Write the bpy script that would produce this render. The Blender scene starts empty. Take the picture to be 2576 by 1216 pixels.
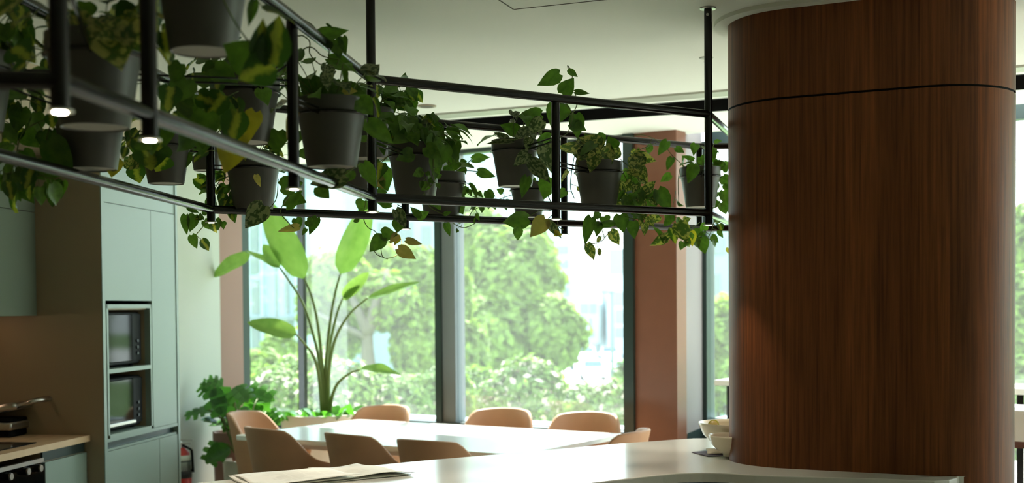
import bpy, math, random
from mathutils import Vector, Matrix
random.seed(7)
S = bpy.context.scene
C = bpy.context.collection
PI = math.pi

# ------------------------------------------------------------------ camera
EYE, F, PX, PY = 1.556, 3100.0, 1288.0, 850.0
PITCH, ROLL = math.atan(80 / F), 0.008
_fw = Vector((0, math.cos(PITCH), -math.sin(PITCH)))
_up0 = Vector((0, math.sin(PITCH), math.cos(PITCH)))
_r0 = Vector((1, 0, 0))
_up = _up0 * math.cos(ROLL) + _r0 * math.sin(ROLL)
_rt = _r0 * math.cos(ROLL) - _up0 * math.sin(ROLL)
cam = bpy.data.cameras.new('camera')
cam.sensor_width = 36.0
cam.lens = F / 2576 * 36
cam.shift_y = (PY - 608) / 2576
cam.clip_start, cam.clip_end = 0.05, 1000
cam.dof.use_dof = True
cam.dof.focus_distance = 4.5
cam.dof.aperture_fstop = 2.8
cam_o = bpy.data.objects.new('camera', cam)
cam_o.matrix_world = Matrix((( _rt.x, _up.x, -_fw.x, 0), (_rt.y, _up.y, -_fw.y, 0), (_rt.z, _up.z, -_fw.z, EYE), (0, 0, 0, 1)))
C.objects.link(cam_o)
S.camera = cam_o

# ------------------------------------------------------------------ sky, sun, exposure
world = bpy.data.worlds.new('sky'); S.world = world
world.use_nodes = True
wn = world.node_tree.nodes; wl = world.node_tree.links
wn.clear()
wo = wn.new('ShaderNodeOutputWorld'); wb = wn.new('ShaderNodeBackground')
wr = wn.new('ShaderNodeValToRGB'); wt = wn.new('ShaderNodeTexCoord'); ws = wn.new('ShaderNodeSeparateXYZ')
wr.color_ramp.elements[0].position = 0.0; wr.color_ramp.elements[0].color = (0.86, 0.97, 1.0, 1)
wr.color_ramp.elements[1].position = 0.6; wr.color_ramp.elements[1].color = (0.6, 0.8, 1.0, 1)
wl.new(wt.outputs['Generated'], ws.inputs[0]); wl.new(ws.outputs['Z'], wr.inputs[0])
wl.new(wr.outputs[0], wb.inputs[0]); wl.new(wb.outputs[0], wo.inputs[0])
SKY = 2.3
wb.inputs[1].default_value = SKY
sun = bpy.data.lights.new('sun', 'SUN'); sun.energy = 9.0; sun.angle = 0.02; sun.color = (1.0, 0.95, 0.9)
sun_o = bpy.data.objects.new('sun', sun); C.objects.link(sun_o)
sun_o.rotation_euler = Vector((-0.2, -0.9, -1.12)).to_track_quat('-Z', 'Y').to_euler()
S.view_settings.view_transform = 'Standard'
S.view_settings.look = 'None'
S.view_settings.gamma = 1
S.view_settings.use_curve_mapping = False
S.view_settings.exposure = 1.46
S.cycles.max_bounces = 10
S.cycles.diffuse_bounces = 6
S.cycles.transparent_max_bounces = 24
S.cycles.sample_clamp_indirect = 6.0

# ------------------------------------------------------------------ rays of the camera, used to survey the room
def ray(px, py):
    return _fw * F + _rt * (px - PX) - _up * (py - PY)
def atY(px, py, Y):
    d = ray(px, py); t = Y / d.y
    return Vector((d.x * t, Y, EYE + d.z * t))
def atZ(px, py, z):
    d = ray(px, py); t = (z - EYE) / d.z
    return Vector((d.x * t, d.y * t, z))
def plan(px, Y, py=850):
    p = atY(px, py, Y); return Vector((p.x, p.y))
def onwall(px, py, a, b):
    d = ray(px, py); u = b - a; n = Vector((-u.y, u.x))
    t = (n.x * a.x + n.y * a.y) / (n.x * d.x + n.y * d.y)
    return Vector((d.x * t, d.y * t, EYE + d.z * t))

# ------------------------------------------------------------------ materials
def lin(r, g, b):
    f = lambda c: (c / 255 / 12.92) if c / 255 <= 0.04045 else ((c / 255 + 0.055) / 1.055) ** 2.4
    return (f(r), f(g), f(b), 1)
def newmat(name):
    m = bpy.data.materials.new(name); m.use_nodes = True
    nt = m.node_tree; b = nt.nodes['Principled BSDF']
    return m, nt, b
def mat(name, col, rough=0.5, metal=0.0, noise=0.0, nscale=20.0, bump=0.0, coat=0.0, stretch=(1, 1, 1), spec=0.5):
    m, nt, b = newmat(name)
    b.inputs['Base Color'].default_value = col
    b.inputs['Roughness'].default_value = rough
    b.inputs['Metallic'].default_value = metal
    b.inputs['Coat Weight'].default_value = coat
    b.inputs['Specular IOR Level'].default_value = spec
    if noise or bump:
        tc = nt.nodes.new('ShaderNodeTexCoord'); mp = nt.nodes.new('ShaderNodeMapping'); nz = nt.nodes.new('ShaderNodeTexNoise')
        mp.inputs['Scale'].default_value = stretch
        nz.inputs['Scale'].default_value = nscale; nz.inputs['Detail'].default_value = 5
        nt.links.new(tc.outputs['Object'], mp.inputs[0]); nt.links.new(mp.outputs[0], nz.inputs['Vector'])
        if noise:
            r = nt.nodes.new('ShaderNodeMapRange'); r.inputs[3].default_value = 1 - noise; r.inputs[4].default_value = 1 + noise
            v = nt.nodes.new('ShaderNodeVectorMath'); v.operation = 'SCALE'
            v.inputs[0].default_value = col[:3]
            nt.links.new(nz.outputs[0], r.inputs[0]); nt.links.new(r.outputs[0], v.inputs['Scale'])
            nt.links.new(v.outputs[0], b.inputs['Base Color'])
        if bump:
            bp = nt.nodes.new('ShaderNodeBump'); bp.inputs['Strength'].default_value = bump; bp.inputs['Distance'].default_value = 0.002
            nt.links.new(nz.outputs[0], bp.inputs['Height']); nt.links.new(bp.outputs[0], b.inputs['Normal'])
    return m
def emit(name, col, s):
    m, nt, b = newmat(name)
    b.inputs['Base Color'].default_value = (0.8, 0.8, 0.8, 1)
    b.inputs['Emission Color'].default_value = col; b.inputs['Emission Strength'].default_value = s
    return m
def leafmat(name, base, second, mode, transl=0.35, tcol=None, rough=0.4):
    m, nt, b = newmat(name); N = nt.nodes; L = nt.links
    b.inputs['Roughness'].default_value = rough
    uv = N.new('ShaderNodeUVMap'); geo = N.new('ShaderNodeNewGeometry')
    mix = N.new('ShaderNodeMix'); mix.data_type = 'RGBA'
    mix.inputs[6].default_value = base; mix.inputs[7].default_value = second
    add = N.new('ShaderNodeVectorMath'); add.operation = 'ADD'
    L.new(uv.outputs[0], add.inputs[0])
    sc = N.new('ShaderNodeMath'); sc.operation = 'MULTIPLY'; sc.inputs[1].default_value = 37.0
    L.new(geo.outputs['Random Per Island'], sc.inputs[0]); L.new(sc.outputs[0], add.inputs[1])
    nz = N.new('ShaderNodeTexNoise'); L.new(add.outputs[0], nz.inputs['Vector'])
    rp = N.new('ShaderNodeMapRange'); rp.clamp = True
    if mode == 'plain':
        nz.inputs['Scale'].default_value = 3; rp.inputs[1].default_value = 0.3; rp.inputs[2].default_value = 0.9
        L.new(nz.outputs[0], rp.inputs[0]); L.new(rp.outputs[0], mix.inputs[0])
    elif mode == 'marble':
        nz.inputs['Scale'].default_value = 3.4; nz.inputs['Detail'].default_value = 3; nz.inputs['Distortion'].default_value = 1.5
        rp.inputs[1].default_value = 0.46; rp.inputs[2].default_value = 0.58
        L.new(nz.outputs[0], rp.inputs[0]); L.new(rp.outputs[0], mix.inputs[0])
    elif mode == 'satin':
        nz.inputs['Scale'].default_value = 7; nz.inputs['Detail'].default_value = 2
        rp.inputs[1].default_value = 0.47; rp.inputs[2].default_value = 0.55
        L.new(nz.outputs[0], rp.inputs[0]); L.new(rp.outputs[0], mix.inputs[0])
    elif mode == 'center':
        sx = N.new('ShaderNodeSeparateXYZ'); L.new(uv.outputs[0], sx.inputs[0])
        s1 = N.new('ShaderNodeMath'); s1.operation = 'SUBTRACT'; s1.inputs[1].default_value = 0.5; L.new(sx.outputs[0], s1.inputs[0])
        s2 = N.new('ShaderNodeMath'); s2.operation = 'ABSOLUTE'; L.new(s1.outputs[0], s2.inputs[0])
        s3 = N.new('ShaderNodeMath'); s3.operation = 'MULTIPLY_ADD'; s3.inputs[1].default_value = 0.35; L.new(nz.outputs[0], s3.inputs[0]); L.new(s2.outputs[0], s3.inputs[2])
        nz.inputs['Scale'].default_value = 4
        rp.inputs[1].default_value = 0.36; rp.inputs[2].default_value = 0.24
        L.new(s3.outputs[0], rp.inputs[0]); L.new(rp.outputs[0], mix.inputs[0])
    hsv = N.new('ShaderNodeHueSaturation')
    vr = N.new('ShaderNodeMapRange'); vr.inputs[3].default_value = 0.7; vr.inputs[4].default_value = 1.35
    L.new(geo.outputs['Random Per Island'], vr.inputs[0]); L.new(vr.outputs[0], hsv.inputs['Value'])
    L.new(mix.outputs[2], hsv.inputs['Color'])
    L.new(hsv.outputs[0], b.inputs['Base Color'])
    tr = N.new('ShaderNodeBsdfTranslucent')
    tm = N.new('ShaderNodeMix'); tm.data_type = 'RGBA'; tm.blend_type = 'MULTIPLY'; tm.inputs[0].default_value = 1
    L.new(hsv.outputs[0], tm.inputs[6]); tm.inputs[7].default_value = tcol or (1.8, 1.9, 0.8, 1)
    L.new(tm.outputs[2], tr.inputs[0])
    ms = N.new('ShaderNodeMixShader'); ms.inputs[0].default_value = transl
    L.new(b.outputs[0], ms.inputs[1]); L.new(tr.outputs[0], ms.inputs[2])
    L.new(ms.outputs[0], N['Material Output'].inputs[0])
    return m
def woodmat(name, c1, c2, axis='z', scale=1.0, rough=0.4, streak=60.0, plank=0.0):
    m, nt, b = newmat(name); N = nt.nodes; L = nt.links
    b.inputs['Roughness'].default_value = rough
    uv = N.new('ShaderNodeUVMap'); mp = N.new('ShaderNodeMapping')
    mp.inputs['Scale'].default_value = (streak * scale, 1.6 * scale, 1)
    nz = N.new('ShaderNodeTexNoise'); nz.inputs['Scale'].default_value = 1; nz.inputs['Detail'].default_value = 6; nz.inputs['Roughness'].default_value = 0.65
    L.new(uv.outputs[0], mp.inputs[0]); L.new(mp.outputs[0], nz.inputs['Vector'])
    rp = N.new('ShaderNodeValToRGB')
    rp.color_ramp.elements[0].position = 0.3; rp.color_ramp.elements[0].color = c1
    rp.color_ramp.elements[1].position = 0.75; rp.color_ramp.elements[1].color = c2
    L.new(nz.outputs[0], rp.inputs[0])
    out = rp.outputs[0]
    if plank:
        sx = N.new('ShaderNodeSeparateXYZ'); L.new(uv.outputs[0], sx.inputs[0])
        d = N.new('ShaderNodeMath'); d.operation = 'DIVIDE'; d.inputs[1].default_value = plank; L.new(sx.outputs[0], d.inputs[0])
        fl = N.new('ShaderNodeMath'); fl.operation = 'FLOOR'; L.new(d.outputs[0], fl.inputs[0])
        wn2 = N.new('ShaderNodeTexWhiteNoise'); wn2.noise_dimensions = '1D'; L.new(fl.outputs[0], wn2.inputs['W'])
        mr = N.new('ShaderNodeMapRange'); mr.inputs[3].default_value = 0.76; mr.inputs[4].default_value = 1.3; L.new(wn2.outputs[0], mr.inputs[0])
        vm = N.new('ShaderNodeVectorMath'); vm.operation = 'SCALE'; L.new(out, vm.inputs[0]); L.new(mr.outputs[0], vm.inputs['Scale'])
        out = vm.outputs[0]
    L.new(out, b.inputs['Base Color']); b.inputs['Specular IOR Level'].default_value = 0.25
    return m
def glassmat(name):
    m, nt, b = newmat(name); N = nt.nodes; L = nt.links
    N.remove(b)
    t = N.new('ShaderNodeBsdfTransparent'); t.inputs[0].default_value = (0.93, 0.97, 0.95, 1)
    g = N.new('ShaderNodeBsdfGlossy'); g.inputs['Roughness'].default_value = 0.02
    ms = N.new('ShaderNodeMixShader'); ms.inputs[0].default_value = 0.05
    L.new(t.outputs[0], ms.inputs[1]); L.new(g.outputs[0], ms.inputs[2])
    glare_veil = N.new('ShaderNodeBsdfTranslucent'); glare_veil.inputs[0].default_value = (1, 1, 1, 1)  # milky veil mixed into the panes to imitate glare over the view
    m2 = N.new('ShaderNodeMixShader'); m2.inputs[0].default_value = 0.017
    L.new(ms.outputs[0], m2.inputs[1]); L.new(glare_veil.outputs[0], m2.inputs[2])
    L.new(m2.outputs[0], N['Material Output'].inputs[0])
    return m

M = {}
M['ceiling'] = mat('ceiling_paint', lin(214, 215, 204), 0.9)
M['wall'] = mat('wall_paint', lin(178, 182, 170), 0.85)
M['darkwall'] = mat('dark_wall', lin(74, 66, 54), 0.8)
M['floor'] = mat('floor_boards', lin(190, 184, 172), 0.95, noise=0.25, nscale=60)
M['frame'] = mat('window_metal', lin(48, 62, 58), 0.35, metal=0.3)
M['reveal'] = mat('grey_reveal', lin(112, 118, 120), 0.6)
M['rust'] = mat('rust_panel', lin(124, 78, 58), 0.38, noise=0.08, nscale=8)
M['pinkpanel'] = mat('taupe_panel', lin(150, 112, 98), 0.5)
M['lightpanel'] = mat('pale_panel', lin(132, 122, 116), 0.6, spec=0.12)
M['black'] = mat('black_metal', lin(10, 10, 9), 0.2, spec=0.45)
M['blackgap'] = mat('black_gap', lin(10, 10, 10), 0.9)
M['vent'] = mat('vent_metal', lin(205, 208, 196), 0.4, metal=0.3)
M['glass'] = glassmat('window_glass')
M['sage'] = mat('sage_laminate', lin(128, 144, 132), 0.42, noise=0.02, nscale=4)
M['sageshade'] = mat('shaded_sage_laminate', lin(104, 116, 100), 0.5)  # same sage laminate, darkened to put the shade into its colour
M['sagedark'] = mat('taupe_laminate', lin(154, 136, 108), 0.5)
M['white'] = mat('white_laminate', lin(246, 245, 238), 0.16)
M['counter'] = mat('counter_stone', lin(206, 206, 198), 0.16, noise=0.03, nscale=140, spec=0.25)
M['leather'] = mat('tan_leather', lin(188, 140, 104), 0.5, noise=0.12, nscale=9, bump=0.1)
M['steel'] = mat('brushed_steel', lin(190, 188, 182), 0.28, metal=1.0)
M['blackglass'] = mat('black_glass', lin(8, 9, 8), 0.05, spec=0.08)
M['blackplastic'] = mat('black_plastic', lin(14, 14, 13), 0.55, spec=0.08)
M['pot'] = mat('charcoal_pot', lin(78, 78, 72), 0.42, noise=0.04, nscale=30)
M['potbase'] = mat('pot_underside', lin(168, 166, 156), 0.55, noise=0.1, nscale=60)
M['soil'] = mat('soil', lin(58, 44, 32), 1.0, noise=0.4, nscale=90, bump=0.6)
M['whitepot'] = mat('white_planter', lin(222, 218, 206), 0.45)
M['ceramic'] = mat('glazed_ceramic', lin(236, 224, 200), 0.15)
M['lemon'] = mat('lemon_flesh', lin(232, 200, 110), 0.4)
M['red'] = mat('red_enamel', lin(176, 30, 24), 0.3)
M['label'] = mat('label_paper', lin(206, 214, 204), 0.5)
M['darklabel'] = mat('label_dark', lin(40, 48, 52), 0.5)
M['plum'] = mat('plum_napkin', lin(96, 84, 96), 0.8)
M['cream'] = mat('cream_napkin', lin(214, 204, 186), 0.85)
M['bulb'] = emit('warm_lamp', (1.0, 0.82, 0.6, 1), 40)
M['strip'] = emit('cool_strip', (1.0, 0.95, 0.88, 1), 16)
M['understrip'] = emit('warm_strip', (1.0, 0.68, 0.45, 1), 3)
M['walnut'] = woodmat('walnut_veneer', lin(82, 44, 20), lin(142, 82, 42), streak=70, rough=0.5, plank=0.105)
M['oak'] = woodmat('oak_worktop', lin(184, 150, 116), lin(216, 186, 150), streak=30, rough=0.45)
M['stem'] = mat('vine_stem', lin(96, 112, 52), 0.6)
M['stembrown'] = mat('woody_stem', lin(120, 96, 62), 0.7)
M['g'] = leafmat('pothos_leaf', lin(62, 96, 36), lin(98, 136, 56), 'plain', 0.3)
M['v'] = leafmat('variegated_leaf', lin(52, 88, 32), lin(150, 160, 66), 'center', 0.3)
M['m'] = leafmat('marbled_leaf', lin(70, 100, 40), lin(176, 176, 104), 'marble', 0.25)
M['s'] = leafmat('satin_leaf', lin(60, 84, 46), lin(132, 142, 106), 'satin', 0.12)
M['y'] = leafmat('yellow_leaf', lin(168, 160, 52), lin(196, 184, 70), 'plain', 0.35)
M['t'] = leafmat('faded_leaf', lin(150, 140, 84), lin(176, 158, 102), 'plain', 0.3)
M['strel'] = leafmat('strelitzia_leaf', lin(96, 136, 62), lin(118, 156, 78), 'plain', 0.45, (1.5, 1.25, 1.0, 1), 0.25)
M['monst'] = leafmat('monstera_leaf', lin(66, 108, 52), lin(84, 134, 62), 'plain', 0.35, (1.8, 2.3, 0.7, 1), 0.25)
M['tree1'] = leafmat('tree_leaf', lin(98, 124, 48), lin(140, 160, 62), 'plain', 0.4, (1.5, 1.6, 0.8, 1), 0.7)
M['tree2'] = leafmat('bush_leaf', lin(88, 118, 50), lin(128, 150, 66), 'plain', 0.4, (1.5, 1.6, 0.8, 1), 0.6)
M['blossom'] = mat('blossom', lin(200, 184, 160), 0.8)
M['bark'] = mat('bark', lin(92, 88, 72), 0.9, noise=0.3, nscale=6)
M['grass'] = mat('lawn', lin(96, 128, 62), 1.0, noise=0.3, nscale=1.5)
M['road'] = mat('pavement', lin(226, 224, 216), 0.9)
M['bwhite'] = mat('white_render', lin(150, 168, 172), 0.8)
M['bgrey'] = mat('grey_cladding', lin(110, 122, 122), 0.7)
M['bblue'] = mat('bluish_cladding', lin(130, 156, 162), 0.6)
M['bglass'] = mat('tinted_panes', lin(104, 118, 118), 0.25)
M['carwhite'] = mat('car_paint_white', lin(225, 228, 230), 0.2)
M['carglass'] = mat('car_glass', lin(60, 80, 90), 0.1)
M['tyre'] = mat('tyre', lin(30, 30, 30), 0.8)
M['cloth'] = mat('dark_clothes', lin(52, 66, 70), 0.9)
M['skin'] = mat('skin', lin(170, 126, 100), 0.6)
def newsmat():
    m, nt, b = newmat('newsprint'); N = nt.nodes; L = nt.links
    b.inputs['Roughness'].default_value = 0.9
    uv = N.new('ShaderNodeUVMap')
    br = N.new('ShaderNodeTexBrick'); br.inputs['Scale'].default_value = 1
    br.inputs['Color1'].default_value = lin(232, 232, 224); br.inputs['Color2'].default_value = lin(206, 206, 200); br.inputs['Mortar'].default_value = lin(246, 246, 240)
    br.inputs['Brick Width'].default_value = 0.05; br.inputs['Row Height'].default_value = 0.006; br.inputs['Mortar Size'].default_value = 0.0022
    br.offset = 0.0
    L.new(uv.outputs[0], br.inputs['Vector'])
    nz = N.new('ShaderNodeTexNoise'); nz.inputs['Scale'].default_value = 9; L.new(uv.outputs[0], nz.inputs['Vector'])
    rp = N.new('ShaderNodeMapRange'); rp.inputs[1].default_value = 0.5; rp.inputs[2].default_value = 0.53; L.new(nz.outputs[0], rp.inputs[0])
    mx = N.new('ShaderNodeMix'); mx.data_type = 'RGBA'; mx.inputs[7].default_value = lin(246, 246, 240)
    L.new(br.outputs[0], mx.inputs[6]); L.new(rp.outputs[0], mx.inputs[0]); L.new(mx.outputs[2], b.inputs['Base Color'])
    return m
M['news'] = newsmat()

# ------------------------------------------------------------------ mesh helpers
class G:
    def __init__(s): s.v = []; s.f = []; s.uv = []; s.mi = []; s.m = 0
    def add(s, vs, fs, uvs=None):
        o = len(s.v); s.v += [tuple(x) for x in vs]
        for i, f in enumerate(fs):
            s.f.append([o + k for k in f]); s.uv.append([uvs[k] for k in f] if uvs else None); s.mi.append(s.m)
        return s
    def box(s, c, size, ax=None, bev=0.0):
        x, y, z = ax or (Vector((1, 0, 0)), Vector((0, 1, 0)), Vector((0, 0, 1)))
        c = Vector(c); h = [q / 2 for q in size]
        if bev <= 0:
            vs = [c + x * (h[0] * a) + y * (h[1] * b) + z * (h[2] * d) for a in (-1, 1) for b in (-1, 1) for d in (-1, 1)]
            return s.add(vs, [(0, 1, 3, 2), (4, 6, 7, 5), (0, 4, 5, 1), (2, 3, 7, 6), (0, 2, 6, 4), (1, 5, 7, 3)])
        # bevelled: 24 corner points
        vs = []; idx = {}
        for a in (-1, 1):
            for b in (-1, 1):
                for d in (-1, 1):
                    for k in range(3):
                        q = [a * (h[0] - (bev if k != 0 else 0)), b * (h[1] - (bev if k != 1 else 0)), d * (h[2] - (bev if k != 2 else 0))]
                        idx[(a, b, d, k)] = len(vs); vs.append(c + x * q[0] + y * q[1] + z * q[2])
        fs = []
        for k in range(3):
            o = [i for i in range(3) if i != k]
            for sg in (-1, 1):
                r = []
                for (p, q) in ((-1, -1), (1, -1), (1, 1), (-1, 1)):
                    t = [0, 0, 0]; t[k] = sg; t[o[0]] = p; t[o[1]] = q; r.append(idx[(t[0], t[1], t[2], k)])
                fs.append(r)
        for k in range(3):
            o = [i for i in range(3) if i != k]
            for p in (-1, 1):
                for q in (-1, 1):
                    r = []
                    for sg, kk in ((-1, o[0]), (1, o[0]), (1, o[1]), (-1, o[1])):
                        t = [0, 0, 0]; t[k] = sg; t[o[0]] = p; t[o[1]] = q; r.append(idx[(t[0], t[1], t[2], kk)])
                    fs.append(r)
        for a in (-1, 1):
            for b in (-1, 1):
                for d in (-1, 1): fs.append([idx[(a, b, d, k)] for k in range(3)])
        return s.add(vs, fs)
    def tube(s, pts, r, n=8, cap=True):
        pts = [Vector(p) for p in pts]; rs = r if isinstance(r, (list, tuple)) else [r] * len(pts)
        vs = []; uv = []; prev = None; acc = 0
        for i, p in enumerate(pts):
            t = (pts[min(i + 1, len(pts) - 1)] - pts[max(i - 1, 0)])
            if t.length < 1e-9: t = Vector((0, 0, 1))
            t.normalize()
            if prev is None:
                a = Vector((0, 0, 1)) if abs(t.z) < 0.9 else Vector((1, 0, 0))
                u = t.cross(a).normalized()
            else: u = (prev - t * prev.dot(t)); u = u.normalized() if u.length > 1e-6 else t.orthogonal().normalized()
            prev = u; w = t.cross(u)
            if i: acc += (p - pts[i - 1]).length
            for k in range(n):
                an = 2 * PI * k / n; vs.append(p + (u * math.cos(an) + w * math.sin(an)) * rs[i]); uv.append((k / n, acc))
        fs = []
        for i in range(len(pts) - 1):
            for k in range(n): fs.append((i * n + k, i * n + (k + 1) % n, (i + 1) * n + (k + 1) % n, (i + 1) * n + k))
        if cap: fs.append(tuple(range(n))[::-1]); fs.append(tuple((len(pts) - 1) * n + k for k in range(n)))
        return s.add(vs, fs, uv)
    def lathe(s, c, prof, n=32, sx=1, sy=1):
        c = Vector(c); vs = []; fs = []
        for r, z in prof:
            for k in range(n): vs.append(c + Vector((r * sx * math.cos(2 * PI * k / n), r * sy * math.sin(2 * PI * k / n), z)))
        for i in range(len(prof) - 1):
            for k in range(n): fs.append((i * n + k, i * n + (k + 1) % n, (i + 1) * n + (k + 1) % n, (i + 1) * n + k))
        if prof[0][0] > 1e-5: fs.append(tuple(range(n))[::-1])
        if prof[-1][0] > 1e-5: fs.append(tuple((len(prof) - 1) * n + k for k in range(n)))
        return s.add(vs, fs)
    def prism(s, pts, z0, z1):
        n = len(pts); vs = [(p[0], p[1], z0) for p in pts] + [(p[0], p[1], z1) for p in pts]
        fs = [tuple(range(n))[::-1], tuple(range(n, 2 * n))]
        uv = [(p[0], p[1]) for p in pts] * 2
        for i in range(n): fs.append((i, (i + 1) % n, n + (i + 1) % n, n + i))
        return s.add(vs, fs, uv)
    def wall(s, a, b, z0, z1, th, side=1):
        a = Vector(a); b = Vector(b); u = (b - a).normalized(); n = Vector((-u.y, u.x)) * side * th
        return s.prism([a, b, b + n, a + n], z0, z1)
def obj(name, g, mats, parent=None, smooth=False, loc=None):
    me = bpy.data.meshes.new(name)
    me.from_pydata(g.v, [], g.f)
    uvl = me.uv_layers.new(name='UVMap')
    i = 0
    flat = []
    for poly, u in zip(g.f, g.uv):
        for k in range(len(poly)): flat += list(u[k]) if u else [0.0, 0.0]
    uvl.data.foreach_set('uv', flat)
    if not isinstance(mats, (list, tuple)): mats = [mats]
    for m in mats: me.materials.append(m)
    me.polygons.foreach_set('material_index', g.mi)
    if smooth is True or smooth is None:
        me.polygons.foreach_set('use_smooth', [True] * len(g.f))
    me.update()
    if smooth == 'auto':
        me.polygons.foreach_set('use_smooth', [True] * len(g.f))
        try: me.set_sharp_from_angle(angle=math.radians(38))
        except Exception: pass
    o = bpy.data.objects.new(name, me); C.objects.link(o)
    import bmesh
    bm = bmesh.new(); bm.from_mesh(me); bmesh.ops.recalc_face_normals(bm, faces=bm.faces); bm.to_mesh(me); bm.free()
    if smooth == 'auto':
        try: me.set_sharp_from_angle(angle=math.radians(38))
        except Exception: pass
    if parent is not None:
        o.parent = parent
        o.matrix_parent_inverse = parent.matrix_world.inverted() if PARENT_WORLD else Matrix()
    if loc is not None: o.location = loc
    return o
PARENT_WORLD = True
def empty(name, loc=(0, 0, 0), rz=0.0):
    o = bpy.data.objects.new(name, None); o.empty_display_size = 0.1
    o.location = loc; o.rotation_euler = (0, 0, rz)
    o.matrix_world = Matrix.Translation(Vector(loc)) @ Matrix.Rotation(rz, 4, 'Z')
    C.objects.link(o); return o
def tag(o, label, cat, group=None, kind=None):
    if label: o['label'] = label
    if cat: o['category'] = cat
    if group: o['group'] = group
    if kind: o['kind'] = kind
    return o
def thing(name, label, cat, loc=(0, 0, 0), rz=0.0, group=None):
    return tag(empty(name, loc, rz), label, cat, group)
def structure(name, g, m, parent=None, smooth=False):
    o = obj(name, g, m, parent, smooth)
    o['kind'] = 'structure'
    return o
def V2(x, y): return Vector((x, y))
def V3(p, z): return Vector((p[0], p[1], z))
ZC = 2.70

# ------------------------------------------------------------------ survey points of the room
KD = (plan(447, 7.36) - plan(257, 6.4)).normalized()                 # direction of the kitchen run
KN = V2(KD.y, -KD.x)                                                 # towards the room
K0 = plan(257, 6.4)
CRN = plan(757, 10.2)                                                # corner of the two glazed walls
B1 = plan(1590, 8.52)
WD = (B1 - CRN).normalized(); WN = V2(-WD.y, WD.x)                   # along the window wall, outwards
if WN.y < 0: WN = -WN
def onW(px, py=850): return onwall(px, py, CRN, B1)
SILL = 0.668
HEAD = 2.735

# ================================================================== THE SETTING
g = G().prism([(-9, -4), (13, -4), (13, 12), (-9, 12)], -0.3, 0.0)
structure('floor', g, M['floor'])
# ceiling with the black slot and the strip along the windows
s1, s2 = atZ(1167, 299, ZC).xy, atZ(1830, 246, ZC).xy
t1, t2 = atZ(1100, 331, ZC).xy, atZ(1830, 279, ZC).xy
sd = (s2 - s1).normalized(); td = (t2 - t1).normalized()
sL, sR = s1 - sd * 0.55, s1 + sd * 8.5
sLL = s1 - sd * 8
tL, tR = t1 - td * 0.55, t1 + td * 8.5
back = -V2(-sd.y, sd.x)
if back.y > 0: back = -back
g = G().prism([sLL, sR, sR + back * 14, sLL + back * 14], ZC, ZC + 0.25)
ceil_o = structure('ceiling', g, M['ceiling'])
g = G()
outer = CRN + WD * 9.5 + WN * 0.25
g.prism([sLL, sL, tL, tR, outer, CRN + WN * 0.25 - WD * 0.15, CRN + WN * 0.25 - WD * 4, V2(-8, 9)], HEAD, HEAD + 0.2)
structure('ceiling', g, M['ceiling'], ceil_o).name = 'perimeter_ceiling'
g = G().prism([sL - back * 0.0, sR, tR, tL], ZC + 0.19, ZC + 0.22)
g.wall(sL, sR, ZC - 0.002, ZC + 0.2, 0.012, 1); g.wall(tL, tR, ZC + 0.0, ZC + 0.2, 0.012, -1); g.wall(sL, tL, ZC, ZC + 0.2, 0.012, 1)
tag(structure('ceiling', g, M['blackgap'], ceil_o), 'black recessed slot', None).name = 'blind_slot'
# linear air grille in the ceiling
g = G()
for k in range(5):
    off = back * (0.13 + 0.032 * k)
    a, b = s1 + off - sd * 0.35, s1 + off + sd * 7.5
    g.wall(a, b, ZC - 0.012, ZC, 0.014, 1)
gr = obj('air_grille', g, M['vent'])
tag(gr, 'long pale linear air grille in the ceiling beside the black slot', 'air vent')
g = G()
for (a, b) in (((1258, 0), (1293, 23)), ((1293, 23), (1500, 1))):
    p, q = atZ(a[0], a[1], ZC), atZ(b[0], b[1], ZC); d = (q - p)
    if b[0] == 1293: p = p - d * 3
    else: q = q + d * 1.2
    g.wall(p.xy, q.xy, ZC - 0.0015, ZC, 0.005, 1)
structure('ceiling', g, M['darkwall'], ceil_o).name = 'access_panel_joint'
# second ceiling downlight & sprinkler
def disc_on_ceiling(px, py, r, m):
    p = atZ(px, py, ZC); return p
p = disc_on_ceiling(1073, 266.5, 0, None)
t = thing('ceiling_downlight', 'small round bronze downlight in the pale ceiling, unlit', 'ceiling light', p)
g = G().lathe(p, [(0.052, -0.006), (0.056, -0.004), (0.056, 0.0)], 32); obj('trim_ring', g, mat('bronze', lin(110, 90, 62), 0.4, 0.5), t, 'auto')
g = G().lathe(p + Vector((0, 0, -0.0065)), [(0.0, 0.0), (0.04, 0.0), (0.04, 0.001)], 24); obj('lens', g, M['darkwall'], t)
p = disc_on_ceiling(1777, 145, 0, None)
t = thing('sprinkler_head', 'small white ceiling sprinkler head left of the wooden column', 'sprinkler', p)
obj('cover_plate', G().lathe(p, [(0.03, -0.004), (0.034, 0.0)], 24), M['wall'], t)
obj('nozzle', G().lathe(p, [(0.012, -0.022), (0.013, -0.018), (0.005, -0.016), (0.005, -0.003)], 16), M['steel'], t)

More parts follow.
